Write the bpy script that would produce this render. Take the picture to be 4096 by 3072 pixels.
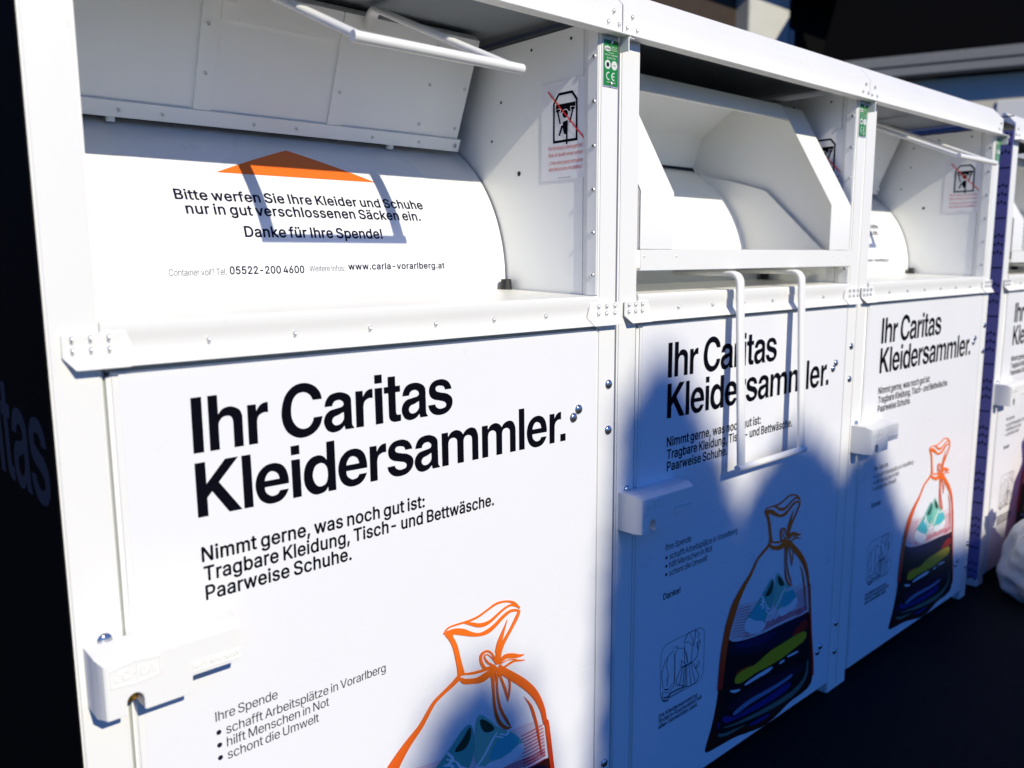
import bpy, bmesh, math, random
from mathutils import Vector, Matrix
R_ = math.radians
for o in list(bpy.data.objects):
    bpy.data.objects.remove(o)
SC = bpy.context.scene
COL = SC.collection

# ------------------------------------------------------------------ camera
cam = bpy.data.cameras.new('camera')
cam.sensor_width = 36.0
cam.lens = 3320.285 / 4096 * 36.0
cam.clip_start = 0.05
cam.clip_end = 500
cam.dof.use_dof = True
cam.dof.focus_distance = 1.75
cam.dof.aperture_fstop = 3.0
camo = bpy.data.objects.new('camera', cam)
COL.objects.link(camo)
YAW, PITCH, ROLL = R_(41.8588), R_(-8.605), R_(-0.3311)
d = Vector((math.sin(YAW) * math.cos(PITCH), math.cos(YAW) * math.cos(PITCH), math.sin(PITCH)))
r0 = Vector((math.cos(YAW), -math.sin(YAW), 0))
u0 = r0.cross(d)
r1 = r0 * math.cos(ROLL) + u0 * math.sin(ROLL)
u1 = r1.cross(d)
camo.matrix_world = Matrix(((r1.x, u1.x, -d.x, -0.2747), (r1.y, u1.y, -d.y, -1.2361), (r1.z, u1.z, -d.z, 1.3552), (0, 0, 0, 1)))
SC.camera = camo

# ------------------------------------------------------------------ sky, sun, exposure
SUN_DIR = Vector((0.11, 1.0, -0.654)).normalized()      # the way the light travels
EL = math.asin(-SUN_DIR.z)
world = bpy.data.worlds.new('World')
SC.world = world
world.use_nodes = True
nt = world.node_tree
bg = nt.nodes['Background']
sky = nt.nodes.new('ShaderNodeTexSky')
sky.sky_type = 'NISHITA'
sky.sun_disc = False
sky.sun_elevation = EL
sky.sun_rotation = math.atan2(-SUN_DIR.x, -SUN_DIR.y)
sky.air_density = 1.0
sky.dust_density = 0.3
sky.ozone_density = 3.0
nt.links.new(sky.outputs[0], bg.inputs[0])
bg.inputs[1].default_value = 0.085
hs = nt.nodes.new('ShaderNodeHueSaturation')            # sky pushed and tinted bluer to colour the shade
hs.inputs['Saturation'].default_value = 1.25
tint = nt.nodes.new('ShaderNodeMix')
tint.data_type = 'RGBA'
tint.blend_type = 'MULTIPLY'
tint.inputs['Factor'].default_value = 1.0
tint.inputs['B'].default_value = (.20, .52, 1.25, 1)
nt.links.new(sky.outputs[0], hs.inputs['Color'])
nt.links.new(hs.outputs[0], tint.inputs['A'])
nt.links.new(tint.outputs['Result'], bg.inputs[0])
sl = bpy.data.lights.new('sun', 'SUN')
sl.energy = 4.0
sl.angle = R_(0.55)
sl.color = (1.0, 0.925, 0.75)
so = bpy.data.objects.new('sun', sl)
COL.objects.link(so)
so.rotation_euler = SUN_DIR.to_track_quat('-Z', 'Y').to_euler()
so.location = (-2, -15, 12)
vs = SC.view_settings
vs.view_transform = 'Standard'
vs.look = 'None'
vs.exposure = 0.24
vs.gamma = 1.0
vs.use_curve_mapping = False
SC.cycles.max_bounces = 24
SC.cycles.diffuse_bounces = 16
SC.cycles.glossy_bounces = 6

# ------------------------------------------------------------------ materials
def mat(name, col, rough=0.5, metal=0.0, noise=0.0, nscale=12.0, bump=0.0, bscale=60.0, spec=0.5, coat=0.0, dirt=0.0):
    m = bpy.data.materials.new(name)
    m.use_nodes = True
    t = m.node_tree
    b = t.nodes['Principled BSDF']
    b.inputs['Base Color'].default_value = (*col, 1)
    b.inputs['Roughness'].default_value = rough
    b.inputs['Metallic'].default_value = metal
    b.inputs['Specular IOR Level'].default_value = spec
    b.inputs['Coat Weight'].default_value = coat
    tc = t.nodes.new('ShaderNodeTexCoord')
    if noise or dirt:
        n = t.nodes.new('ShaderNodeTexNoise')
        n.inputs['Scale'].default_value = nscale
        n.inputs['Detail'].default_value = 6
        t.links.new(tc.outputs['Object'], n.inputs['Vector'])
        mx = t.nodes.new('ShaderNodeMix')
        mx.data_type = 'RGBA'
        mx.inputs['A'].default_value = (*[c * (1 - noise) for c in col], 1)
        mx.inputs['B'].default_value = (*[min(1, c * (1 + noise)) for c in col], 1)
        t.links.new(n.outputs['Fac'], mx.inputs['Factor'])
        out = mx.outputs['Result']
        if dirt:
            v = t.nodes.new('ShaderNodeTexNoise')
            v.inputs['Scale'].default_value = 55
            v.inputs['Detail'].default_value = 3
            t.links.new(tc.outputs['Object'], v.inputs['Vector'])
            rp = t.nodes.new('ShaderNodeValToRGB')
            rp.color_ramp.elements[0].position = 0.70
            rp.color_ramp.elements[0].color = (0, 0, 0, 1)
            rp.color_ramp.elements[1].position = 0.80
            rp.color_ramp.elements[1].color = (dirt, dirt, dirt, 1)
            t.links.new(v.outputs['Fac'], rp.inputs['Fac'])
            m2 = t.nodes.new('ShaderNodeMix')
            m2.data_type = 'RGBA'
            m2.inputs['B'].default_value = (col[0] * .62, col[1] * .58, col[2] * .5, 1)
            t.links.new(out, m2.inputs['A'])
            t.links.new(rp.outputs['Color'], m2.inputs['Factor'])
            out = m2.outputs['Result']
        t.links.new(out, b.inputs['Base Color'])
        rr = t.nodes.new('ShaderNodeMapRange')
        rr.inputs['To Min'].default_value = max(0.03, rough - 0.07)
        rr.inputs['To Max'].default_value = rough + 0.09
        t.links.new(n.outputs['Fac'], rr.inputs['Value'])
        t.links.new(rr.outputs['Result'], b.inputs['Roughness'])
    if bump:
        n2 = t.nodes.new('ShaderNodeTexNoise')
        n2.inputs['Scale'].default_value = bscale
        n2.inputs['Detail'].default_value = 4
        t.links.new(tc.outputs['Object'], n2.inputs['Vector'])
        bp = t.nodes.new('ShaderNodeBump')
        bp.inputs['Strength'].default_value = bump
        bp.inputs['Distance'].default_value = 0.002
        t.links.new(n2.outputs['Fac'], bp.inputs['Height'])
        t.links.new(bp.outputs['Normal'], b.inputs['Normal'])
    return m

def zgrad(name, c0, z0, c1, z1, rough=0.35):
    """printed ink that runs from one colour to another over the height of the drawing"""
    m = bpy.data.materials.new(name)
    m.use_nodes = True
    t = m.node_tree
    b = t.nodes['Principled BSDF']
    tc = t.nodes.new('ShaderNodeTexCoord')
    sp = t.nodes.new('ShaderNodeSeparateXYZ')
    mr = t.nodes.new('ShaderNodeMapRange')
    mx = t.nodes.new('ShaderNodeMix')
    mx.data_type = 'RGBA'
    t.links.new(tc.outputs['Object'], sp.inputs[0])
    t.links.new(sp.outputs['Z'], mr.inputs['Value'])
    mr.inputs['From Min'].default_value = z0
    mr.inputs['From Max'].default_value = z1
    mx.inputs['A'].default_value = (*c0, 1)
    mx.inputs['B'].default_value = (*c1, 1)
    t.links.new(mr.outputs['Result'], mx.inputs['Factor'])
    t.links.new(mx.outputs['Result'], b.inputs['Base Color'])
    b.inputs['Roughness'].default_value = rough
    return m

M = {}
M['paint'] = mat('white_powder_coat', (.775, .775, .75), .36, noise=.018, nscale=5, bump=.05, bscale=9, dirt=.30)
M['drum'] = mat('white_drum_paint', (.83, .83, .81), .33, noise=.02, nscale=4, bump=.03, bscale=120, dirt=.12)
M['shelf'] = mat('worn_shelf_paint', (.82, .82, .78), .30, noise=.04, nscale=14, bump=.04, bscale=140, dirt=.45)
M['inside'] = mat('inner_sheet_paint', (.87, .88, .865), .34, noise=.025, nscale=5, bump=.05, bscale=140, dirt=.1)
M['dark_inside'] = mat('dark_roof_underside', (.20, .22, .24), .7, noise=.1)  # roof underside, darker than the outer paint
M['poster'] = mat('poster_vinyl', (.765, .77, .785), .28, noise=.02, nscale=2.5, bump=.12, bscale=5, dirt=.12)
M['vinyl'] = mat('drum_vinyl', (.80, .81, .83), .26, noise=.012, nscale=3)
M['ink'] = mat('black_ink', (.003, .003, .007), .8, spec=.03)
M['inkblue'] = mat('navy_ink', (.010, .011, .030), .8, spec=.05)
M['inkgrey'] = mat('grey_ink', (.10, .10, .145), .4)
M['inkpale'] = mat('pale_grey_ink', (.11, .11, .13), .5, spec=.2)
M['orange'] = mat('orange_ink', (.83, .15, .012), .38, noise=.02)
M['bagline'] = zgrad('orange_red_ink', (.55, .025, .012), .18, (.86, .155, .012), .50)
M['steel'] = mat('zinc_steel', (.62, .64, .66), .25, .55, noise=.08, nscale=90)
M['bolt'] = mat('polished_zinc', (.50, .52, .55), .13, .92, noise=.1, nscale=60)
M['darkmetal'] = mat('dark_pin', (.03, .03, .035), .4, .5)
M['rubber'] = mat('black_rubber', (.012, .012, .012), .55, noise=.1)
M['gap'] = mat('dark_gap', (.012, .014, .018), .8)
M['seal'] = mat('grey_seal', (.34, .36, .34), .6)
M['green'] = mat('green_plate', (.012, .20, .03), .32, noise=.03)
M['platewhite'] = mat('plate_print', (.62, .66, .62), .4)
M['alu'] = mat('aluminium', (.62, .63, .63), .35, .6, noise=.05)
M['red'] = mat('red_ink', (.75, .012, .015), .4)
M['pink'] = mat('faded_red_ink', (.68, .17, .15), .45)
M['clear'] = mat('clear_film', (.815, .82, .85), .3, noise=.01)
M['brass'] = mat('brass_cylinder', (.75, .45, .08), .3, 1.0)
M['sidedark'] = mat('shaded_side_print', (.0025, .0025, .003), .8, spec=.05)  # coloured panel, blackened by the shade put into its colour
M['sideletter'] = mat('shaded_lettering', (.030, .038, .058), .7, spec=.1)  # pale letters with bluish shade put into the colour
M['violet'] = mat('violet_shade_tint', (.22, .20, .46), .5, noise=.08, nscale=20)  # bluish shade put into the colour of the post side
for k, c in dict(maroon=(.05, .008, .006), black=(.006, .006, .009), shirt=(.72, .60, .62), stripe=(.50, .06, .11), navy=(.006, .007, .03), navy2=(.012, .013, .075),
                 redcloth=(.32, .015, .01), yellow=(.50, .38, .015), white=(.62, .68, .74), purple=(.02, .008, .03), lightblue=(.15, .21, .36),
                 blue=(.022, .022, .18), greygreen=(.11, .16, .13), teal=(.10, .42, .36), teal2=(.06, .45, .50), tealgreen=(.20, .52, .40), dark=(.012, .05, .03),
                 white2=(.74, .76, .78), lace=(.80, .84, .86)).items():
    M['p_' + k] = mat(k + '_print', c, .35)

# ------------------------------------------------------------------ mesh helpers
def obj(name, bm, m, parent=None, smooth=False):
    me = bpy.data.meshes.new(name)
    bm.to_mesh(me)
    bm.free()
    for mm in (m if isinstance(m, (list, tuple)) else [m]):
        me.materials.append(mm)
    if smooth:
        for p in me.polygons:
            p.use_smooth = True
        if smooth != 'all':
            me.set_sharp_from_angle(angle=R_(smooth if smooth is not True else 35))
    o = bpy.data.objects.new(name, me)
    COL.objects.link(o)
    o.parent = parent
    return o

def tag(o, label=None, cat=None, group=None, kind=None):
    for k, v in (('label', label), ('category', cat), ('group', group), ('kind', kind)):
        if v:
            o[k] = v
    return o

def empty(name, loc):
    o = bpy.data.objects.new(name, None)
    o.empty_display_size = .1
    COL.objects.link(o)
    o.location = loc
    return o

def merge(bm, b2):
    me = bpy.data.meshes.new('tmp')
    b2.to_mesh(me)
    b2.free()
    bm.from_mesh(me)
    bpy.data.meshes.remove(me)

def box(bm, x0, x1, y0, y1, z0, z1, bev=0.0, seg=2):
    b = bmesh.new()
    bmesh.ops.create_cube(b, size=1)
    for v in b.verts:
        v.co = Vector(((x0 + x1) / 2 + v.co.x * (x1 - x0), (y0 + y1) / 2 + v.co.y * (y1 - y0), (z0 + z1) / 2 + v.co.z * (z1 - z0)))
    if bev:
        bmesh.ops.bevel(b, geom=b.edges[:], offset=bev, segments=seg, affect='EDGES')
    merge(bm, b)

def extrude_x(bm, prof, x0, x1, closed=True, bev=0.0):
    """profile in (y,z) swept along x; closed profiles get end caps"""
    b = bmesh.new()
    A = [b.verts.new((x0, y, z)) for y, z in prof]
    B = [b.verts.new((x1, y, z)) for y, z in prof]
    n = len(prof)
    for i in range(n if closed else n - 1):
        j = (i + 1) % n
        b.faces.new((A[i], A[j], B[j], B[i]))
    if closed:
        b.faces.new(A[::-1])
        b.faces.new(B)
    bmesh.ops.recalc_face_normals(b, faces=b.faces[:])
    if bev:
        bmesh.ops.bevel(b, geom=b.edges[:], offset=bev, segments=2, affect='EDGES')
    merge(bm, b)

def plate(bm, prof, t, x0, x1, bev=.0006):
    """bent sheet: open (y,z) polyline given a thickness t"""
    P = [Vector((y, z)) for y, z in prof]
    N = []
    for i in range(len(P)):
        a = (P[i] - P[i - 1]).normalized() if i else None
        c = (P[i + 1] - P[i]).normalized() if i < len(P) - 1 else None
        tt = ((a or c) + (c or a)).normalized()
        n = Vector((-tt.y, tt.x))
        k = 1.0
        if a and c:
            k = 1 / max(.4, n.dot(Vector((-a.y, a.x))))
        N.append(n * k)
    Q = [p + n * t for p, n in zip(P, N)]
    extrude_x(bm, [tuple(p) for p in P] + [tuple(p) for p in Q[::-1]], x0, x1, True, bev)

def prism_x(bm, poly, x0, x1, bev=0.0):
    extrude_x(bm, poly, x0, x1, True, bev)

def disc_y(bm, x, y, z, r, h, n=20, dome=False, rim=0.0):
    """round head whose axis points to -y, seated at y"""
    prof = [(r, 0)]
    if dome:
        for i in range(1, 7):
            a = i * math.pi / 12
            prof.append((r * math.cos(a), h * math.sin(a)))
    else:
        prof += [(r, h * .45), (r * .8, h), (r * .0 + rim, h)] if not rim else [(r, h * .4), (r * .78, h), (rim, h), (rim * .8, h * .35)]
    rings = []
    for pr, ph in prof:
        if pr < 1e-6:
            rings.append([bm.verts.new((x, y - ph, z))])
        else:
            rings.append([bm.verts.new((x + pr * math.cos(k * 2 * math.pi / n), y - ph, z + pr * math.sin(k * 2 * math.pi / n))) for k in range(n)])
    for A, B in zip(rings, rings[1:]):
        if len(B) == 1:
            for k in range(n):
                bm.faces.new((A[k], A[(k + 1) % n], B[0]))
        else:
            for k in range(n):
                bm.faces.new((A[k], A[(k + 1) % n], B[(k + 1) % n], B[k]))
    if len(rings[-1]) > 1:
        bm.faces.new(rings[-1])

def tube(bm, pts, rx, ry=None, n=12, up=Vector((1, 0, 0)), cap=True, sq=2.0):
    """swept (super)ellipse section: half width rx along 'up', ry across"""
    ry = ry or rx
    P = [Vector(p) for p in pts]
    rings = []
    for i, p in enumerate(P):
        a = (P[i] - P[i - 1]).normalized() if i else None
        c = (P[i + 1] - P[i]).normalized() if i < len(P) - 1 else None
        t = ((a or c) + (c or a)).normalized()
        u = (up - t * up.dot(t)).normalized()
        w = t.cross(u)
        k = 1.0
        if a and c:
            k = 1 / max(.5, t.dot(a))
        ring = []
        for j in range(n):
            an = 2 * math.pi * j / n
            cx, sx = math.cos(an), math.sin(an)
            cx = math.copysign(abs(cx) ** (2 / sq), cx)
            sx = math.copysign(abs(sx) ** (2 / sq), sx)
            ring.append(bm.verts.new(p + u * rx * cx + w * ry * k * sx))
        rings.append(ring)
    for A, B in zip(rings, rings[1:]):
        for j in range(n):
            bm.faces.new((A[j], A[(j + 1) % n], B[(j + 1) % n], B[j]))
    if cap:
        bm.faces.new(rings[0][::-1])
        bm.faces.new(rings[-1])

def arc(c, r, a0, a1, n=6):
    return [(c[0] + r * math.cos(R_(a0 + (a1 - a0) * i / n)), c[1] + r * math.sin(R_(a0 + (a1 - a0) * i / n))) for i in range(n + 1)]

# ------------------------------------------------------------------ lettering
# outlines as plain numbers: per letter its advance and its closed loops x,y,x,y... (capital height = 1000)
FONT = {'M':{'!':[424,[[181,-5,244,-5,280,12,311,43,328,83,328,129,314,165,280,203,244,219,181,219,145,203,120,181,97,135,94,92,107,53,135,18],[148,298,277,298,295,309,301,326,308,970,301,987,283,998,138,998,120,987,114,970,120,372,127,316]]],
',':[409,[[92,-218,194,-218,216,-204,318,158,306,186,293,193,148,193,130,181,120,158,68,-177,74,-207]]],
'-':[898,[[234,347,661,347,679,359,686,375,686,484,679,500,661,512,234,512,216,500,209,484,209,375,216,359]]],
'.':[409,[[175,-5,240,-5,270,9,301,37,321,76,324,125,305,175,280,199,240,219,194,222,138,203,111,175,94,142,91,86,104,50,135,15]]],
'0':[898,[[415,-11,513,-8,573,9,645,48,699,99,735,152,778,250,798,329,811,444,811,556,798,671,768,776,732,852,689,911,619,969,553,998,477,1012,388,1008,336,995,280,969,209,911,170,859,134,786,101,674,88,573,88,425,101,323,157,162,196,102,267,38,326,9],[428,153,362,183,328,221,298,277,272,385,265,540,288,694,331,783,362,818,402,841,471,847,540,814,581,763,604,714,630,576,630,421,607,296,568,217,540,186,503,163]]],
'1':[898,[[165,2,760,2,781,20,785,135,773,157,760,163,571,165,571,970,564,987,546,998,388,998,201,867,160,829,157,691,163,674,181,663,217,670,390,796,390,165,165,163,152,157,140,135,140,30,147,14]]],
'2':[898,[[142,2,757,2,778,20,781,138,775,155,757,166,383,168,670,477,716,543,762,658,765,760,725,869,665,939,573,992,477,1012,385,1008,319,992,231,943,183,895,150,842,120,744,120,698,127,681,145,670,273,670,286,676,298,698,308,763,328,796,372,834,418,847,497,841,546,814,584,757,587,688,564,625,525,569,124,138,117,30,124,14]]],
'4':[898,[[543,2,671,2,684,9,696,30,696,194,799,196,818,208,824,224,824,333,818,349,799,360,696,362,696,619,689,635,671,647,543,647,525,635,518,619,517,360,285,365,627,941,637,970,630,987,612,998,477,998,456,984,71,326,71,224,78,208,96,196,517,196,518,30,525,14]]],
'5':[898,[[402,-11,536,-1,576,12,661,61,722,125,758,191,781,273,785,365,768,448,742,510,712,556,628,630,546,666,487,676,395,673,318,648,337,832,714,834,732,845,739,862,739,970,732,987,714,998,201,998,183,987,173,964,124,523,130,477,148,466,280,456,316,482,375,505,471,508,520,489,551,464,581,425,601,369,601,293,577,231,550,196,513,170,457,153,402,157,339,186,305,224,285,290,267,301,132,301,114,290,107,267,117,208,166,109,247,38,329,2]]],
'6':[898,[[415,-11,530,-5,638,41,709,106,732,138,775,247,781,293,775,398,755,461,716,530,668,577,599,617,530,637,439,642,647,941,656,970,650,987,632,998,487,998,466,984,196,582,150,490,120,395,120,257,147,175,176,122,221,71,270,35,342,2],[438,150,379,166,321,221,298,277,295,349,318,418,359,462,421,489,474,489,536,462,577,418,597,372,601,290,581,231,533,176,494,157]]],
'8':[898,[[408,-11,556,-1,674,48,758,129,788,188,801,237,801,323,781,392,732,471,663,523,725,586,758,658,768,753,745,842,706,905,648,956,586,989,480,1012,385,1008,303,985,221,936,160,862,130,776,134,671,166,592,232,523,198,502,137,434,114,388,94,309,101,214,114,175,153,109,208,58,286,15],[415,153,346,173,298,214,278,260,285,339,329,397,385,426,457,436,530,420,591,372,614,333,614,244,597,214,543,170,484,153],[434,594,369,614,331,648,311,691,311,753,328,793,382,837,418,847,494,844,533,827,574,783,587,737,584,691,571,658,527,614,480,597]]],
'9':[898,[[263,2,411,2,430,14,683,388,732,477,768,573,781,648,778,727,755,813,732,859,699,905,655,946,553,998,477,1012,388,1008,333,995,270,966,224,933,180,885,127,776,117,727,120,609,147,527,186,464,247,410,323,374,388,360,459,359,245,53,242,20],[444,508,369,531,331,566,301,622,295,698,305,747,352,814,395,841,454,850,523,831,568,790,597,727,601,645,581,586,546,545,510,522]]],
':':[409,[[175,-5,240,-5,270,9,301,37,321,76,324,125,305,175,280,199,240,219,194,222,138,203,111,175,94,142,91,86,104,50,135,15],[178,502,237,502,273,518,301,543,321,582,324,632,305,681,277,709,240,725,188,729,138,709,107,678,94,648,91,592,104,556,135,522]]],
'A':[947,[[53,2,198,2,216,14,306,265,642,265,737,9,750,2,892,2,910,14,916,40,906,69,563,992,550,998,395,998,374,984,28,37,35,14],[362,426,471,755,584,428]]],
'B':[903,[[135,2,540,2,596,9,655,25,721,58,795,132,814,171,834,250,834,319,824,369,781,454,737,499,693,523,755,576,778,615,798,688,795,773,778,829,745,888,717,919,661,959,586,989,517,998,135,998,117,987,111,970,111,30,117,14],[296,166,296,426,533,423,599,393,640,346,653,303,650,250,627,211,602,189,513,166],[296,587,296,834,517,831,569,811,607,770,617,737,614,678,594,642,559,610,490,587]]],
'C':[1003,[[484,-11,563,-11,645,2,701,22,783,68,834,112,880,171,916,247,936,319,929,346,911,357,776,357,755,342,729,270,684,216,628,180,553,160,474,163,395,193,344,234,298,296,268,372,255,457,255,543,268,628,288,684,318,734,402,811,497,841,589,834,648,811,699,770,729,730,763,650,776,643,911,643,933,661,929,711,883,822,854,865,796,923,684,985,556,1012,454,1008,382,992,313,962,244,916,166,832,117,744,88,651,74,569,74,431,84,362,117,257,163,171,227,97,300,45,402,2]]],
'D':[988,[[135,2,487,2,602,22,737,88,831,185,873,267,903,362,913,431,910,602,883,711,834,813,757,900,711,933,609,979,494,998,135,998,117,987,111,970,111,30,117,14],[296,166,295,832,464,834,579,808,660,747,696,694,716,645,732,559,732,444,702,323,666,263,628,226,566,189,461,166]]],
'E':[834,[[135,2,730,2,748,14,755,30,755,138,748,155,730,166,295,168,296,423,694,423,712,434,719,451,719,559,712,576,694,587,296,587,295,832,727,834,745,845,752,862,752,970,740,992,727,998,135,998,117,987,111,970,111,30,117,14]]],
'F':[818,[[135,2,270,2,291,20,296,410,678,410,696,421,702,438,702,546,696,563,678,574,296,574,295,832,721,834,739,845,745,862,745,970,734,992,721,998,135,998,117,987,111,970,111,30,117,14]]],
'G':[1021,[[487,-11,566,-11,661,5,753,45,806,81,867,145,916,234,936,300,946,379,946,503,939,520,921,531,543,531,525,520,518,503,518,395,530,374,543,367,762,365,742,290,702,231,625,176,559,160,494,160,421,180,382,203,305,286,278,339,259,425,255,543,268,628,288,684,324,744,359,781,411,818,494,841,586,834,648,808,696,767,729,721,755,655,773,643,915,643,936,661,929,717,893,806,847,872,806,913,750,952,681,985,553,1012,451,1008,379,992,293,952,237,913,176,849,127,767,94,678,74,569,74,431,84,362,114,263,160,175,237,88,293,48,402,2]]],
'I':[403,[[135,2,270,2,288,14,295,30,295,970,288,987,270,998,135,998,117,987,111,970,111,30,117,14]]],
'J':[793,[[336,-11,454,-5,553,35,617,89,666,178,683,254,683,970,676,987,658,998,523,998,505,987,499,970,499,270,489,227,466,191,428,163,388,153,326,160,290,180,252,234,245,352,239,369,221,380,86,380,68,369,61,352,68,211,91,145,124,92,171,48,237,12]]],
'K':[923,[[135,2,270,2,288,14,295,30,295,326,392,430,694,9,707,2,865,2,883,14,890,30,883,53,522,559,883,947,890,970,878,992,865,998,691,998,678,992,296,574,291,980,270,998,135,998,117,987,111,970,111,30,117,14]]],
'M':[1220,[[135,2,263,2,282,14,288,30,290,624,522,33,531,14,550,2,671,2,689,14,924,617,926,30,933,14,951,2,1086,2,1104,14,1110,30,1110,970,1099,992,1086,998,901,998,880,984,612,275,337,987,319,998,135,998,117,987,111,970,111,30,117,14]]],
'N':[1027,[[135,2,270,2,288,14,295,30,293,686,716,14,734,2,892,2,910,14,916,30,916,970,905,992,892,998,757,998,739,987,732,970,730,321,311,987,293,998,135,998,117,987,111,970,111,30,117,14]]],
'O':[1045,[[484,-11,563,-11,645,2,747,45,822,101,873,158,923,244,952,326,969,411,972,553,966,612,936,724,896,806,857,862,757,949,674,989,592,1008,494,1012,405,998,290,949,244,916,166,832,120,750,91,665,74,569,74,431,84,362,117,257,173,158,224,101,306,41,402,2],[494,160,395,193,349,229,308,280,265,385,255,543,275,651,328,747,372,791,421,821,497,841,550,841,645,811,674,791,742,714,781,612,791,464,765,333,742,286,699,231,619,176,553,160]]],
'P':[882,[[135,2,270,2,291,20,296,344,513,344,592,357,707,416,775,497,814,612,818,701,808,763,758,872,674,949,602,982,507,998,135,998,117,987,111,970,111,30,117,14],[296,508,296,834,510,831,566,811,607,773,630,717,633,648,610,576,576,538,556,525,490,508]]],
'R':[890,[[135,2,270,2,291,20,296,367,464,367,658,9,671,2,826,2,844,14,847,50,653,402,717,439,765,490,795,546,818,635,818,724,791,822,752,888,668,956,596,985,510,998,135,998,117,987,111,970,111,30,117,14],[296,531,296,834,513,831,566,814,604,783,630,730,633,648,614,592,592,568,563,548,494,531]]],
'S':[886,[[395,-14,546,-8,609,9,678,41,762,115,798,181,814,240,818,306,808,362,778,428,737,476,671,522,615,548,362,624,316,650,282,688,278,750,295,783,349,827,434,847,503,841,566,814,604,776,627,711,645,699,776,699,795,711,801,727,795,790,778,836,745,888,668,956,609,985,520,1008,359,1005,290,985,224,952,185,923,137,869,111,816,94,747,97,668,114,615,143,566,185,525,306,459,566,380,605,354,630,323,633,263,614,221,566,180,480,153,408,153,329,176,278,221,262,250,255,293,234,311,96,311,78,300,71,250,84,198,114,135,165,74,270,12]]],
'T':[889,[[379,2,513,2,531,14,538,30,538,832,806,834,819,841,831,862,831,970,824,987,806,998,83,998,61,980,58,862,69,841,83,834,354,832,354,30,360,14]]],
'Y':[932,[[398,2,533,2,554,20,558,408,896,947,900,980,878,998,724,998,711,992,467,591,221,992,208,998,53,998,32,980,35,947,374,408,374,30,380,14]]],
'a':[780,[[293,-14,418,-5,477,22,507,45,515,14,533,2,661,2,679,14,686,30,686,497,676,582,647,651,596,709,494,758,438,768,336,768,234,742,165,702,127,668,74,573,86,545,204,505,237,512,262,553,300,587,365,610,454,601,499,556,505,533,500,489,296,459,204,436,129,397,94,362,68,316,55,260,55,201,71,135,97,86,171,22,224,-1],[316,147,267,163,242,188,232,227,235,250,250,272,319,305,505,333,499,237,451,176,395,150]]],
'b':[845,[[431,-14,527,-8,612,25,655,55,725,138,762,221,781,316,781,444,765,527,725,619,696,661,642,712,559,755,503,768,385,765,313,735,277,706,275,970,268,987,250,998,119,998,101,987,94,970,94,30,101,14,119,2,247,2,265,14,273,55,313,22,359,-1],[428,147,362,166,305,227,278,300,272,411,288,497,324,559,372,597,441,610,513,591,571,530,597,454,604,359,591,277,551,201,500,160]]],
'c':[792,[[395,-14,520,-1,625,51,683,109,732,211,725,240,707,252,582,278,564,267,541,211,500,170,451,150,398,147,346,160,316,180,265,247,242,342,249,454,275,527,336,591,408,610,480,597,535,553,561,497,579,485,609,485,698,508,725,530,729,553,719,582,689,638,648,686,553,745,464,768,362,768,313,758,224,719,181,686,134,632,94,559,74,500,61,415,61,339,78,244,111,162,150,102,217,41,280,9]]],
'd':[845,[[375,-14,487,-1,573,55,577,20,599,2,724,2,745,20,748,970,742,987,724,998,596,998,577,987,571,970,569,706,494,755,441,768,342,768,277,752,204,712,150,661,124,625,84,540,64,451,61,339,78,240,114,148,147,99,227,28,293,-1],[398,147,333,166,272,234,245,316,242,418,259,497,301,566,352,601,415,610,484,591,531,546,561,484,574,375,561,277,525,204,464,157]]],
'e':[807,[[405,-14,533,-1,635,48,706,122,735,188,732,211,704,232,586,255,568,244,538,191,497,160,444,147,382,150,333,166,285,208,259,250,245,313,724,314,742,326,748,342,748,425,735,517,712,582,679,642,592,722,530,752,457,768,359,768,309,758,234,725,191,696,140,642,94,559,71,484,61,411,61,339,74,254,94,194,147,106,204,51,273,12,339,-8],[247,469,265,523,300,568,342,597,398,610,457,604,497,584,541,533,561,484,559,469]]],
'f':[530,[[171,2,300,2,318,14,324,30,324,602,461,604,479,615,485,632,485,730,479,747,461,758,326,758,324,813,334,849,359,870,461,867,479,878,512,993,500,1015,471,1028,349,1038,280,1021,234,998,186,954,163,915,147,852,147,760,37,758,18,747,12,730,12,632,23,610,37,604,147,602,147,30,153,14]]],
'g':[846,[[352,-274,497,-271,596,-241,651,-208,696,-164,729,-108,752,4,752,730,745,747,727,758,599,758,581,747,573,706,540,732,461,765,342,768,286,755,188,699,137,645,91,559,64,454,64,313,97,194,147,115,231,48,339,12,477,18,571,69,571,-9,561,-46,530,-83,477,-110,375,-116,336,-107,300,-87,227,-14,204,-14,101,-75,94,-105,104,-128,171,-205,254,-251],[395,170,323,193,278,237,255,283,245,326,242,421,262,507,285,546,346,597,415,610,480,594,541,533,568,464,574,356,564,293,531,227,477,183]]],
'h':[818,[[119,2,250,2,272,20,278,500,291,536,326,577,395,607,441,607,487,591,535,533,545,480,545,30,551,14,569,2,698,2,716,14,722,30,722,513,699,615,666,674,638,706,602,732,533,762,497,768,385,765,336,748,277,712,275,970,268,987,250,998,119,998,101,987,94,970,94,30,101,14]]],
'i':[370,[[119,2,250,2,268,14,275,30,275,730,268,747,250,758,119,758,101,747,94,730,94,30,101,14],[162,818,211,818,250,834,275,855,295,895,298,934,278,984,257,1005,214,1025,158,1025,125,1012,94,984,74,938,74,908,94,859,122,834]]],
'j':[370,[[4,-261,99,-258,178,-228,239,-167,268,-92,275,-46,275,730,268,747,250,758,119,758,101,747,94,730,94,-52,88,-72,66,-93,4,-100,-18,-118,-21,-233,-14,-250],[158,818,211,818,250,834,282,865,295,898,298,928,282,977,260,1002,214,1025,155,1025,119,1008,91,980,74,941,74,905,94,859,115,837]]],
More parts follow.
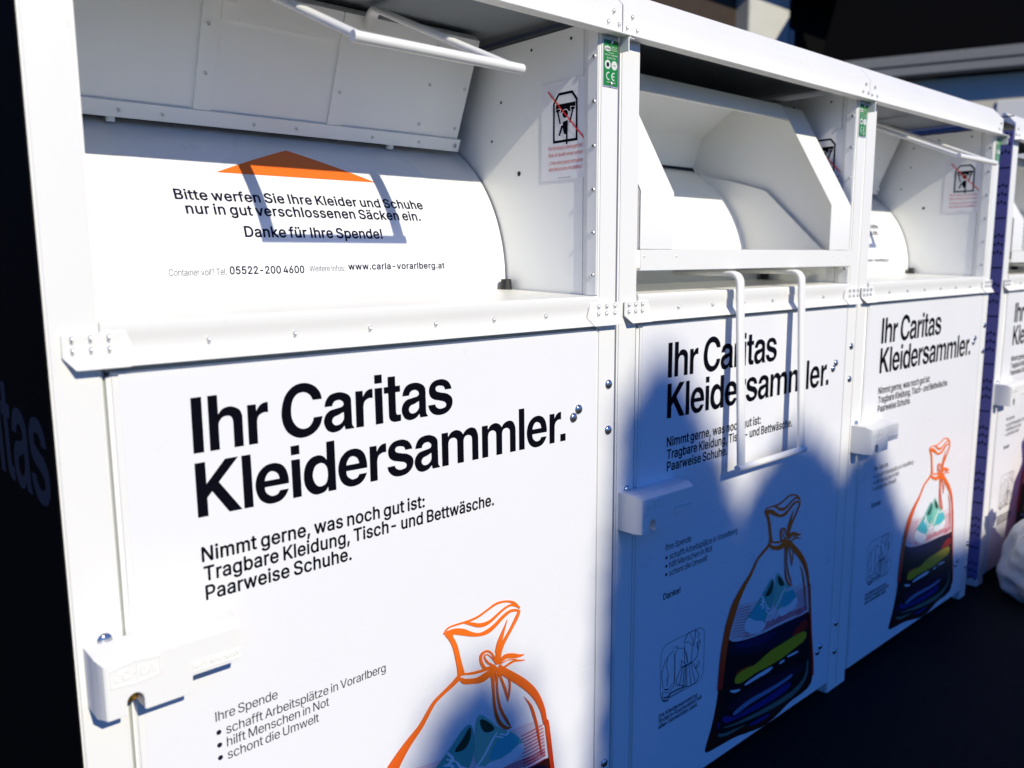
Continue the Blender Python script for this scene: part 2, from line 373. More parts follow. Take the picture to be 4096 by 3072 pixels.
'k':[764,[[119,2,250,2,268,14,275,30,275,277,309,308,550,9,563,2,724,2,742,14,748,30,735,63,446,428,719,707,725,724,719,747,701,758,543,758,530,752,277,492,275,970,268,987,250,998,119,998,101,987,94,970,94,30,101,14]]],
'l':[366,[[115,2,250,2,268,14,275,30,275,970,268,987,250,998,115,998,97,987,91,970,91,30,97,14]]],
'm':[1186,[[119,2,250,2,272,20,278,520,291,550,326,587,385,610,454,597,489,566,502,536,505,30,517,9,530,2,658,2,679,20,683,513,693,546,727,587,786,610,862,597,896,566,910,533,916,20,938,2,1066,2,1079,9,1090,30,1090,533,1071,622,1041,678,974,739,878,772,790,772,737,758,668,722,619,676,556,742,477,772,365,765,306,739,273,712,265,747,247,758,119,758,106,752,94,730,94,30,101,14]]],
'n':[818,[[119,2,250,2,272,20,278,500,291,536,326,577,395,607,441,607,487,591,535,533,545,480,545,30,551,14,569,2,698,2,716,14,722,30,719,543,679,655,622,719,563,752,497,768,372,762,303,732,273,709,265,747,247,758,119,758,101,747,94,730,94,30,101,14]]],
'o':[828,[[395,-14,474,-11,540,5,605,38,648,71,696,125,729,185,765,319,765,434,755,494,735,556,693,635,632,699,592,725,536,752,464,768,362,768,313,758,224,719,181,686,134,632,94,559,74,500,61,415,61,339,78,244,111,162,150,102,217,41,280,9],[398,147,329,170,295,201,268,240,245,316,242,411,262,500,288,546,349,597,418,610,487,594,551,530,577,464,587,356,574,277,541,211,503,173,474,157]]],
'p':[845,[[119,-261,250,-261,268,-250,275,-233,277,51,319,18,398,-11,471,-14,553,-1,655,55,706,109,745,178,775,270,785,372,781,444,765,527,725,619,696,661,642,712,576,748,503,768,405,768,359,758,273,706,268,740,247,758,119,758,97,740,94,-233,101,-250],[428,147,362,166,305,227,278,300,272,411,288,497,324,559,372,597,441,610,513,591,571,530,597,454,604,359,591,277,551,201,500,160]]],
'r':[540,[[119,2,250,2,272,20,278,510,305,556,352,591,388,601,487,597,505,609,512,625,512,740,505,757,487,768,362,765,273,719,265,747,247,758,119,758,97,740,94,30,101,14]]],
's':[735,[[342,-14,467,-5,569,38,637,102,673,191,673,267,660,309,633,356,605,383,523,430,309,485,286,499,265,527,265,556,296,594,356,614,438,604,476,569,499,523,517,512,625,531,653,546,660,576,610,674,536,735,431,768,300,765,185,719,117,651,97,612,84,556,84,513,101,451,120,415,162,374,240,331,448,278,489,244,492,208,485,194,451,163,398,147,336,147,280,166,249,201,232,247,214,259,99,239,71,224,64,194,84,135,145,55,224,9]]],
't':[482,[[293,-5,415,-1,441,9,456,33,439,125,425,153,411,160,333,153,313,160,298,185,298,602,415,604,428,610,439,632,439,730,433,747,415,758,298,760,298,901,286,923,273,929,142,929,124,918,117,901,117,760,37,758,18,747,12,730,12,632,18,615,37,604,117,602,117,185,134,112,150,79,188,38,234,12]]],
'u':[818,[[333,-8,441,-1,517,32,546,55,551,20,573,2,698,2,719,20,722,730,716,747,698,758,569,758,548,740,541,270,525,224,490,183,464,166,411,153,333,170,295,208,278,247,275,730,268,747,250,758,119,758,97,740,94,277,107,181,134,115,178,58,244,15]]],
'v':[780,[[323,2,457,2,476,14,742,704,748,730,737,752,724,758,582,758,564,747,392,262,216,747,198,758,56,758,38,747,35,711,298,23]]],
'w':[1108,[[277,2,405,2,426,17,553,459,683,14,701,2,832,2,845,9,1061,701,1067,724,1061,747,1043,758,908,758,887,744,763,301,653,717,635,752,622,758,487,758,469,747,346,305,219,747,201,758,66,758,53,752,41,730,45,707,242,56,259,14]]],
'y':[780,[[152,-264,244,-264,293,-251,359,-212,406,-154,436,-95,742,704,748,730,737,752,724,758,586,758,564,744,392,262,216,747,198,758,56,758,38,747,35,711,295,37,268,-52,237,-93,217,-103,135,-97,114,-115,88,-227,99,-248]]],
'ä':[780,[[293,-14,418,-5,477,22,507,45,515,14,533,2,661,2,679,14,686,30,686,497,676,582,647,651,596,709,494,758,438,768,336,768,234,742,165,702,127,668,74,573,86,545,204,505,237,512,262,553,300,587,365,610,454,601,499,556,505,533,500,489,296,459,204,436,129,397,94,362,68,316,55,260,55,201,71,135,97,86,171,22,224,-1],[316,147,267,163,242,188,232,227,235,250,250,272,319,305,505,333,499,237,451,176,395,150],[224,818,273,818,309,834,341,865,354,898,354,944,341,977,319,1002,273,1025,221,1025,185,1008,157,980,140,938,140,905,160,859,191,831],[487,818,536,818,569,831,601,859,617,895,620,934,607,974,576,1008,540,1025,487,1025,451,1008,426,987,406,944,406,898,420,865,441,841]]],
'ü':[818,[[333,-8,441,-1,517,32,546,55,551,20,573,2,698,2,719,20,722,730,716,747,698,758,569,758,548,740,541,270,525,224,490,183,464,166,411,153,333,170,295,208,278,247,275,730,268,747,250,758,119,758,97,740,94,277,107,181,134,115,178,58,244,15],[254,818,303,818,339,834,367,862,383,901,383,941,367,980,339,1008,303,1025,250,1025,214,1008,186,980,170,941,170,901,186,862,214,834],[517,818,566,818,599,831,627,855,647,895,650,931,630,984,579,1021,517,1025,484,1012,453,984,436,947,433,911,453,859,474,837]]]},'L':{'!':[389,[[169,-4,232,-1,282,50,282,116,232,167,158,167,122,141,104,109,108,47,134,13],[134,317,258,319,263,997,122,996]]],
"'":[409,[[155,624,258,626,270,997,136,996]]],
'.':[373,[[162,-4,235,3,279,54,279,113,268,134,228,167,197,174,151,167,101,116,97,64,104,43,134,10]]],
':':[373,[[162,-4,235,3,279,54,279,113,268,134,228,167,197,174,151,167,101,116,97,64,104,43,134,10],[165,533,214,533,239,544,279,591,279,650,268,671,228,704,200,711,151,704,101,654,97,601,104,580,134,547]]],
'?':[706,[[294,-4,361,-1,408,43,411,113,401,134,361,167,287,167,263,153,237,120,230,95,237,47,266,10],[259,300,382,300,390,389,415,441,455,481,572,567,610,619,631,671,638,790,603,888,535,959,444,1001,326,1011,200,980,155,952,104,902,62,818,54,743,183,743,198,807,242,868,305,900,382,903,455,872,502,811,509,720,488,664,434,603,340,540,300,500,279,462,261,396]]],
'A':[943,[[33,3,174,5,270,282,671,282,771,5,910,5,546,997,390,992],[308,390,469,879,631,392]]],
'B':[897,[[120,3,535,3,594,10,657,27,713,55,788,130,813,186,823,239,823,305,809,368,774,430,731,474,682,502,621,518,699,558,746,601,774,654,785,703,781,786,750,870,710,921,650,963,584,987,511,997,118,996],[252,115,252,453,542,450,626,411,673,357,694,294,690,232,669,186,629,146,580,125,521,115],[252,561,252,886,525,882,584,861,638,807,656,755,652,685,624,629,584,593,497,561]]],
'C':[1003,[[490,-11,560,-11,647,3,706,24,779,66,830,109,879,172,914,245,931,312,800,317,767,235,717,174,643,129,563,108,465,111,368,150,310,197,261,263,230,336,212,416,209,549,216,605,233,675,268,748,314,807,375,854,427,879,490,893,601,886,678,854,736,807,767,765,800,683,931,685,907,772,882,821,793,924,689,984,553,1011,458,1008,382,990,322,966,249,917,170,832,122,744,94,657,80,570,80,430,90,357,122,256,167,172,232,97,308,41,403,3]]],
'E':[824,[[120,3,739,5,738,115,251,116,252,450,701,451,699,561,252,561,251,884,734,886,734,997,118,996]]],
'I':[366,[[120,3,251,5,249,997,118,996]]],
'L':[774,[[120,3,711,5,710,115,251,116,249,997,118,996]]],
'M':[1234,[[120,3,244,5,242,830,321,598,558,5,675,3,910,601,989,833,984,5,1114,3,1116,996,928,992,683,361,619,160,554,357,303,996,120,997]]],
'N':[1029,[[120,3,251,5,245,823,380,591,753,5,910,5,908,997,778,996,783,174,704,319,275,996,118,996]]],
'R':[883,[[120,3,251,5,252,390,479,390,687,5,840,5,621,409,696,450,746,497,785,563,806,647,806,734,781,828,743,891,657,959,594,984,504,997,118,996],[252,502,252,886,521,882,591,858,635,821,669,748,673,654,645,577,619,547,574,519,500,502]]],
'S':[879,[[396,-14,542,-7,608,10,668,38,753,113,788,176,802,228,806,291,792,361,760,416,710,467,587,530,347,600,284,635,240,685,230,734,233,769,258,821,291,854,333,879,423,900,511,893,580,865,635,814,661,743,788,744,785,790,764,849,692,935,608,984,514,1008,357,1004,284,984,228,956,186,924,139,870,115,821,101,758,101,706,118,636,146,591,186,551,301,488,577,404,633,369,669,319,673,245,645,183,591,136,486,101,396,101,298,132,233,193,211,268,76,266,80,221,101,158,165,73,263,13]]],
'T':[883,[[378,3,509,5,509,884,818,886,818,997,62,996,64,886,376,884]]],
'U':[1017,[[493,-14,615,-4,734,41,820,113,875,204,900,308,898,997,767,996,767,326,757,270,729,211,675,153,619,122,546,104,451,108,364,139,307,186,265,256,251,312,251,996,118,996,118,294,143,200,191,120,277,45,371,3]]],
'V':[943,[[399,3,551,5,908,997,772,997,764,982,565,409,476,125,174,992,31,996]]],
'W':[1347,[[305,3,455,3,460,12,635,654,671,826,886,12,891,3,1041,3,1315,996,1175,992,964,150,750,996,598,997,443,413,382,146,170,989,165,997,33,997]]],
'a':[767,[[287,-14,375,-11,434,6,490,41,539,104,542,3,666,5,666,493,656,584,631,640,580,697,486,743,427,753,333,753,225,725,129,657,80,574,200,537,223,577,256,610,291,631,350,649,416,649,458,638,493,617,526,574,537,539,537,483,521,464,469,446,333,432,193,401,127,366,94,333,69,291,59,186,73,127,97,81,172,17],[329,90,259,104,202,148,184,204,198,263,232,296,277,317,458,345,535,366,537,245,502,165,469,132,427,108]]],
'b':[835,[[434,-14,521,-7,598,20,643,52,715,137,746,207,767,308,767,437,750,525,715,605,647,687,574,732,518,750,406,753,357,743,280,694,232,628,230,996,102,997,101,5,225,3,228,118,265,68,322,17,368,-4],[416,94,333,122,268,190,233,284,226,409,247,511,289,584,357,635,444,649,535,621,600,553,631,472,642,347,617,228,579,162,507,108]]],
'c':[779,[[396,-14,500,-4,591,34,669,106,715,197,713,205,594,233,568,172,521,125,455,97,385,94,329,108,284,136,223,218,195,329,198,437,237,549,294,614,368,645,448,645,528,610,572,563,591,516,711,546,683,615,615,690,532,736,455,753,361,753,308,743,228,708,183,673,136,619,97,549,66,406,66,333,83,232,111,162,153,99,221,38,273,10]]],
'd':[835,[[375,-14,455,-7,507,13,572,68,605,118,612,3,732,5,731,997,607,996,605,628,539,708,486,739,430,753,319,750,270,736,193,690,125,612,87,528,69,444,66,333,83,228,115,148,150,95,232,24,287,-1],[385,94,301,122,233,197,198,301,195,416,216,511,265,591,336,638,416,649,469,638,504,621,558,570,596,486,610,364,596,259,551,165,514,129,469,104]]],
'e':[795,[[406,-14,528,-1,612,38,676,95,718,179,598,209,565,151,504,108,448,94,385,94,340,104,277,139,237,183,202,263,195,333,731,334,732,416,718,514,697,574,656,643,612,687,514,739,448,753,357,753,305,743,239,715,193,683,143,629,83,507,69,441,66,333,97,190,150,102,193,59,266,13,336,-7],[197,436,212,518,258,587,326,635,385,649,462,642,518,614,568,556,589,511,603,448,601,436]]],
'f':[502,[[158,3,282,5,282,640,453,643,451,743,282,744,289,870,307,902,343,924,451,921,481,1017,462,1029,347,1039,305,1032,239,1004,191,961,163,905,157,744,13,741,15,642,157,640]]],
'g':[837,[[350,-290,490,-287,594,-255,640,-227,683,-184,715,-131,736,-23,734,743,612,743,608,628,546,704,479,743,430,753,340,753,280,739,218,708,153,650,94,549,66,413,73,280,111,169,179,83,235,45,287,24,336,13,434,13,497,31,542,59,607,134,600,-76,575,-121,532,-158,448,-185,343,-182,266,-147,204,-77,101,-131,129,-180,204,-245,277,-276],[382,118,308,139,240,200,202,294,195,420,219,521,247,570,291,614,329,635,416,649,500,624,568,556,603,465,610,343,589,245,568,204,521,153,462,125]]],
'h':[807,[[102,3,230,5,233,504,254,560,294,607,382,645,444,645,490,631,521,610,554,570,579,483,579,5,704,5,704,511,683,608,652,664,608,708,560,736,490,753,406,753,333,732,287,704,232,638,228,997,101,996]]],
'i':[332,[[102,3,230,5,228,743,101,741],[148,868,186,868,214,879,251,922,254,957,240,992,190,1025,123,1018,94,992,80,961,94,902]]],
'k':[750,[[102,3,230,5,230,277,301,345,574,3,732,5,401,423,708,741,553,743,232,418,228,997,101,996]]],
'l':[327,[[99,3,230,5,228,997,97,996]]],
'm':[1197,[[102,3,230,5,233,525,254,574,294,617,371,649,434,645,472,628,512,591,530,556,537,511,539,3,662,5,666,535,680,570,720,617,797,649,842,649,891,635,933,607,956,574,970,507,970,5,1093,3,1095,532,1085,594,1050,668,1017,704,950,743,895,757,814,757,758,743,699,711,652,668,622,621,589,685,539,732,469,757,396,757,336,739,294,715,251,671,228,631,225,743,102,743]]],
'n':[807,[[102,3,230,5,233,504,254,560,294,607,382,645,444,645,490,631,521,610,554,570,579,483,579,5,704,5,701,542,666,643,608,708,560,736,511,750,385,750,333,732,287,704,228,631,225,743,101,741]]],
'o':[817,[[396,-14,465,-11,535,6,636,69,683,123,715,179,750,312,750,427,739,490,722,546,680,622,619,687,577,715,511,743,455,753,361,753,308,743,228,708,183,673,136,619,97,549,66,406,66,333,83,232,111,162,153,99,221,38,273,10],[385,94,308,118,240,186,202,284,195,409,219,514,251,570,294,614,333,635,420,649,507,624,572,563,614,465,624,343,603,239,551,151,479,104]]],
'p':[835,[[102,-276,230,-274,232,115,298,34,357,-1,434,-14,504,-11,577,10,643,52,694,106,732,172,760,259,771,368,750,525,715,605,683,650,629,701,574,732,497,753,406,753,357,743,284,697,228,628,225,743,101,741],[416,94,333,122,268,190,233,284,226,409,247,511,289,584,357,635,444,649,535,621,600,553,631,472,642,347,617,228,579,162,507,108]]],
'r':[512,[[102,3,230,5,230,500,251,556,284,596,336,628,375,638,479,635,479,753,378,753,329,739,287,715,251,678,228,638,225,743,101,741]]],
's':[719,[[340,-14,458,-4,553,34,621,99,652,176,652,249,642,284,591,352,518,394,291,453,252,474,223,514,219,563,233,594,263,624,340,652,399,652,455,635,498,594,525,544,638,570,610,640,556,701,493,736,420,753,294,750,204,718,158,687,125,650,101,605,90,556,104,462,139,409,176,380,263,341,451,296,493,272,519,235,523,186,509,155,469,118,399,94,319,94,263,111,216,151,190,212,69,186,94,113,158,41,245,-1]]],
't':[450,[[287,-4,403,-1,416,3,422,19,399,108,301,104,280,115,258,148,254,640,403,642,404,741,256,743,254,922,127,924,125,744,15,743,13,643,125,640,125,169,132,123,153,75,190,34,242,6]]],
'u':[807,[[329,-7,430,-1,497,27,554,78,580,122,584,3,704,5,703,743,579,741,579,280,568,225,537,165,511,139,469,115,413,101,354,104,301,125,258,169,237,214,230,245,230,741,101,741,101,266,115,165,146,95,200,38,252,10]]],
'v':[767,[[319,3,450,5,731,743,593,741,443,326,385,132,341,277,174,741,34,741]]],
'w':[1114,[[270,3,397,8,556,586,718,5,846,3,1071,741,935,738,779,153,628,738,493,743,380,343,336,153,181,734,176,743,47,743]]],
'z':[749,[[81,3,669,5,668,115,254,116,656,647,654,743,94,741,95,635,493,635,495,626,80,92]]],
'ä':[767,[[287,-14,375,-11,434,6,490,41,539,104,542,3,666,5,666,493,656,584,631,640,580,697,486,743,427,753,333,753,225,725,129,657,80,574,200,537,223,577,256,610,291,631,350,649,416,649,458,638,493,617,526,574,537,539,537,483,521,464,469,446,333,432,193,401,127,366,94,333,69,291,59,186,73,127,97,81,172,17],[329,90,259,104,202,148,184,204,198,263,232,296,277,317,458,345,535,366,537,245,502,165,469,132,427,108],[214,868,252,868,277,879,314,926,307,985,287,1008,252,1025,211,1025,186,1015,160,989,150,961,150,933,163,902],[493,868,553,875,593,922,589,982,560,1015,535,1025,493,1025,469,1015,446,996,432,968,439,908,458,886]]],
'î':[332,[[102,3,230,5,228,743,101,741],[-51,854,75,854,165,966,256,854,383,860,228,1036,106,1036]]]}}
# the big heading letters, and where each letter of the two lines starts
HEAD = {'I':[[2,997,192,999,191,-2,0,0]],
'h':[[2,1000,178,1000,181,644,204,677,215,692,228,707,241,719,255,730,269,739,285,746,301,752,318,756,335,759,351,762,367,764,382,765,398,765,414,764,430,762,446,758,465,751,486,743,507,733,528,722,548,710,564,698,577,684,589,669,599,653,607,636,614,619,619,602,624,586,627,569,628,552,628,534,628,500,629,-1,450,-1,451,473,446,505,443,520,439,534,434,547,428,558,420,568,411,577,401,584,390,590,379,595,366,598,351,599,334,600,316,599,298,596,280,592,265,586,251,578,237,567,225,554,213,541,204,527,195,514,189,502,185,490,182,476,180,463,177,436,177,0,0,-1]],
'r':[[0,744,171,742,175,614,194,648,204,664,215,679,226,693,237,705,248,715,260,724,272,732,285,739,299,745,313,751,327,755,342,757,358,759,374,760,406,761,406,568,370,572,353,573,336,573,319,571,303,568,287,563,270,556,254,548,238,539,225,528,213,516,204,501,197,486,191,468,187,450,179,411,178,0,0,0]],
'C':[[861,686,858,709,854,733,849,757,843,780,834,803,823,826,809,850,792,874,774,898,753,922,730,943,704,962,676,979,645,996,611,1010,576,1022,541,1031,505,1036,467,1038,428,1037,389,1033,349,1025,311,1014,275,999,241,979,207,956,174,929,143,898,116,865,91,830,70,789,52,744,36,696,23,647,12,599,5,553,1,510,0,466,2,423,6,381,13,340,23,301,34,264,48,228,65,193,84,160,106,129,132,101,162,75,196,49,234,26,273,6,314,-10,353,-21,394,-27,436,-27,480,-24,522,-17,563,-7,601,5,637,21,671,40,704,63,734,87,761,114,785,142,805,171,821,203,835,236,846,271,856,307,865,343,670,340,664,311,660,297,656,283,650,269,642,256,631,240,618,222,603,204,587,187,569,172,550,161,530,153,507,148,483,145,458,144,434,146,412,150,391,157,369,166,349,178,329,191,311,207,294,224,278,244,262,266,248,290,235,315,224,341,216,367,209,395,204,423,201,452,200,482,200,511,202,541,204,571,208,603,214,634,221,665,230,694,240,720,252,744,266,766,282,786,299,805,318,821,338,834,359,845,383,853,408,858,434,861,459,862,482,860,504,855,526,848,547,837,567,825,585,812,602,797,616,782,628,765,639,746,649,727,658,706,667,686]],
'a':[[24,512,32,553,37,573,43,593,50,611,58,629,68,647,78,664,90,680,103,696,117,710,132,722,149,733,166,742,185,750,205,756,225,762,247,766,271,769,297,772,324,773,351,773,378,771,404,767,429,762,455,754,480,745,504,735,527,724,546,713,561,702,575,690,588,676,599,662,608,648,616,634,621,620,625,606,627,592,627,577,627,548,634,106,635,94,637,83,640,72,644,63,649,54,655,46,662,38,677,22,674,0,476,1,455,85,429,57,416,44,402,32,387,22,372,12,356,4,340,-2,322,-8,305,-12,287,-16,255,-21,240,-22,224,-23,209,-23,194,-21,178,-18,161,-13,143,-6,124,2,106,11,89,22,74,36,60,52,47,71,35,91,25,113,16,134,9,153,4,171,1,188,0,205,0,222,1,239,4,256,8,273,13,289,19,306,27,322,36,337,46,352,57,366,70,379,84,392,99,404,115,414,133,423,154,430,177,436,202,440,252,446,300,454,375,465,396,470,413,475,423,480,431,486,438,493,444,502,448,510,451,518,452,527,452,536,450,545,447,554,442,563,436,571,428,580,418,589,407,597,395,605,382,611,369,615,354,618,338,619,322,618,305,616,290,613,276,610,264,605,252,598,242,591,232,583,224,574,217,566,212,557,208,549,205,539,202,530,199,511],[449,364,342,320,323,314,265,301,248,296,234,289,222,280,211,270,202,259,195,248,189,236,186,225,184,214,184,202,186,191,189,179,194,169,200,159,207,150,216,141,226,132,237,125,249,119,262,116,277,114,294,114,312,116,330,119,347,124,363,130,377,138,391,148,404,160,416,172,426,185,435,198,441,209,446,221,449,234,450,247,453,273]],
'i':[[0,1031,182,1031,184,852,3,851],[1,756,185,755,193,2,9,0]],
't':[[99,962,283,963,286,754,403,755,404,623,284,621,290,203,292,181,294,174,296,167,298,161,302,156,306,152,311,148,328,137,412,137,410,-3,302,-8,256,-7,243,-5,230,-3,217,0,204,4,192,10,179,17,166,25,154,34,144,44,135,54,128,66,122,78,118,91,115,104,110,132,103,619,2,620,0,753,98,756]],
's':[[644,539,634,576,628,594,621,612,613,629,603,645,592,662,580,677,567,693,552,707,536,720,517,732,496,743,471,753,445,763,418,770,390,776,361,779,331,780,298,778,264,775,230,770,199,763,171,754,147,742,125,729,105,713,87,697,72,679,58,661,47,643,39,623,32,602,28,581,25,560,25,540,26,520,29,499,34,479,41,459,50,441,61,424,73,409,88,395,104,382,122,370,141,359,161,349,184,340,210,333,237,326,291,314,381,288,402,282,421,275,437,267,449,260,461,251,471,242,479,232,485,222,488,211,488,200,486,188,481,175,474,163,464,153,452,145,434,138,411,133,385,129,359,126,333,125,312,127,293,131,275,137,258,145,243,154,229,164,217,174,209,183,202,193,197,204,193,215,188,238,0,236,7,198,12,180,18,162,26,144,36,126,49,109,63,91,79,74,97,57,116,42,136,29,159,18,183,9,209,1,236,-5,263,-10,291,-12,321,-13,354,-12,388,-9,422,-4,455,3,484,12,511,24,536,38,560,54,582,72,602,91,619,110,633,130,644,151,654,173,661,196,665,218,667,240,668,260,665,281,661,301,654,321,644,340,633,358,618,375,600,390,579,405,557,419,534,432,511,443,486,452,460,459,433,465,379,476,355,482,288,501,267,508,249,515,234,523,224,531,216,541,210,552,206,562,203,573,203,583,205,592,210,602,217,612,225,621,235,628,246,634,259,638,274,640,290,640,308,640,325,639,341,637,356,634,372,631,388,627,402,622,416,615,427,608,436,598,443,588,449,576,454,563,462,536]],
'K':[[0,1007,190,1007,193,601,558,1006,805,1006,421,596,834,1,587,5,289,447,194,346,196,7,5,10]],
'l':[[0,1006,179,1006,188,-3,7,2]],
'e':[[676,319,677,364,677,387,675,410,673,434,669,458,664,483,658,511,650,538,642,565,632,591,621,614,608,634,595,654,580,672,564,688,547,703,528,717,507,729,484,739,460,748,435,756,410,761,384,764,357,765,328,764,298,761,268,756,239,749,212,738,186,724,160,708,135,688,111,667,89,644,70,619,54,592,40,563,28,531,18,499,10,467,4,435,1,404,0,372,1,341,5,309,10,279,17,249,25,220,35,191,47,163,61,136,77,111,96,88,117,67,141,48,168,30,196,15,225,2,255,-8,286,-14,319,-16,353,-16,387,-14,420,-9,449,-3,474,4,498,14,520,25,541,39,560,54,579,71,597,91,613,112,628,135,642,160,668,212,482,214,476,201,469,188,461,176,452,165,441,156,429,148,413,142,395,137,375,133,355,131,335,132,317,134,300,140,283,149,266,160,250,172,236,184,224,195,215,205,208,216,202,227,197,239,193,250,189,262,187,272,185,283,185,294,186,326],[190,445,195,473,198,487,203,501,208,514,214,527,223,541,233,555,243,569,255,582,267,593,280,601,292,607,306,611,320,613,334,614,348,612,363,609,377,604,393,596,409,587,424,576,438,564,450,551,459,536,467,520,474,502,479,483,489,444]],
'd':[[514,1003,696,1004,703,-14,524,-10,522,86,511,68,500,50,488,34,474,19,458,7,439,-3,413,-12,382,-19,348,-25,314,-28,280,-28,250,-24,223,-17,197,-6,172,8,148,24,126,42,106,62,87,83,70,107,54,133,39,160,27,188,18,216,10,248,5,282,1,317,0,353,1,389,3,423,7,457,14,492,22,526,33,559,45,590,59,618,75,642,93,665,114,685,135,704,158,720,181,733,206,743,233,751,261,756,288,759,315,760,338,759,357,757,375,752,393,745,410,736,426,727,441,717,455,707,467,695,478,682,489,668,510,640],[383,594,364,593,343,590,320,586,298,579,278,569,262,555,246,535,231,509,218,480,206,449,198,418,193,389,193,360,196,329,202,298,210,269,220,241,232,217,244,197,258,178,275,160,293,145,312,133,332,126,353,123,378,124,403,128,428,135,450,145,469,158,484,176,496,197,506,221,513,248,519,275,524,301,526,329,526,359,525,389,522,419,518,447,513,470,508,486,502,502,494,517,484,531,474,544,464,555,452,565,440,574,426,582,412,588,398,592]],
'm':[[0,750,176,750,184,642,198,663,212,684,227,703,245,720,265,735,289,747,315,758,344,766,372,771,400,772,427,769,455,763,482,753,508,742,530,730,549,716,566,701,580,684,593,666,606,648,622,668,638,687,655,705,674,721,695,735,719,747,746,757,774,765,803,770,830,772,857,770,885,765,913,756,938,745,960,730,979,711,995,688,1009,662,1020,636,1030,610,1037,585,1042,559,1045,533,1046,506,1047,480,1050,0,868,0,865,480,864,499,863,517,859,535,854,551,845,565,832,578,816,589,797,599,777,606,758,609,737,609,715,606,692,600,672,591,655,580,643,566,634,549,627,529,621,508,617,486,620,0,437,0,435,480,434,499,433,517,429,535,424,551,415,565,402,578,386,589,367,599,348,606,328,609,307,609,284,606,260,600,239,591,222,580,210,566,201,549,194,529,189,508,185,486,186,0,5,0]],
'.':[[0,0,188,0,188,188,0,188]]}
FIRST_LINE = [['I',0.185],['h',0.2107],['r',0.2729],['C',0.3302],['a',0.4062],['r',0.4686],['i',0.5074],['t',0.5267],['a',0.5636],['s',0.6229]]
SECOND_LINE = [['K',0.1851],['l',0.2591],['e',0.2799],['i',0.3432],['d',0.3648],['e',0.4298],['r',0.4934],['s',0.5297],['a',0.5893],['m',0.6523],['m',0.7514],['l',0.85],['e',0.8722],['r',0.938],['.',0.9706]]
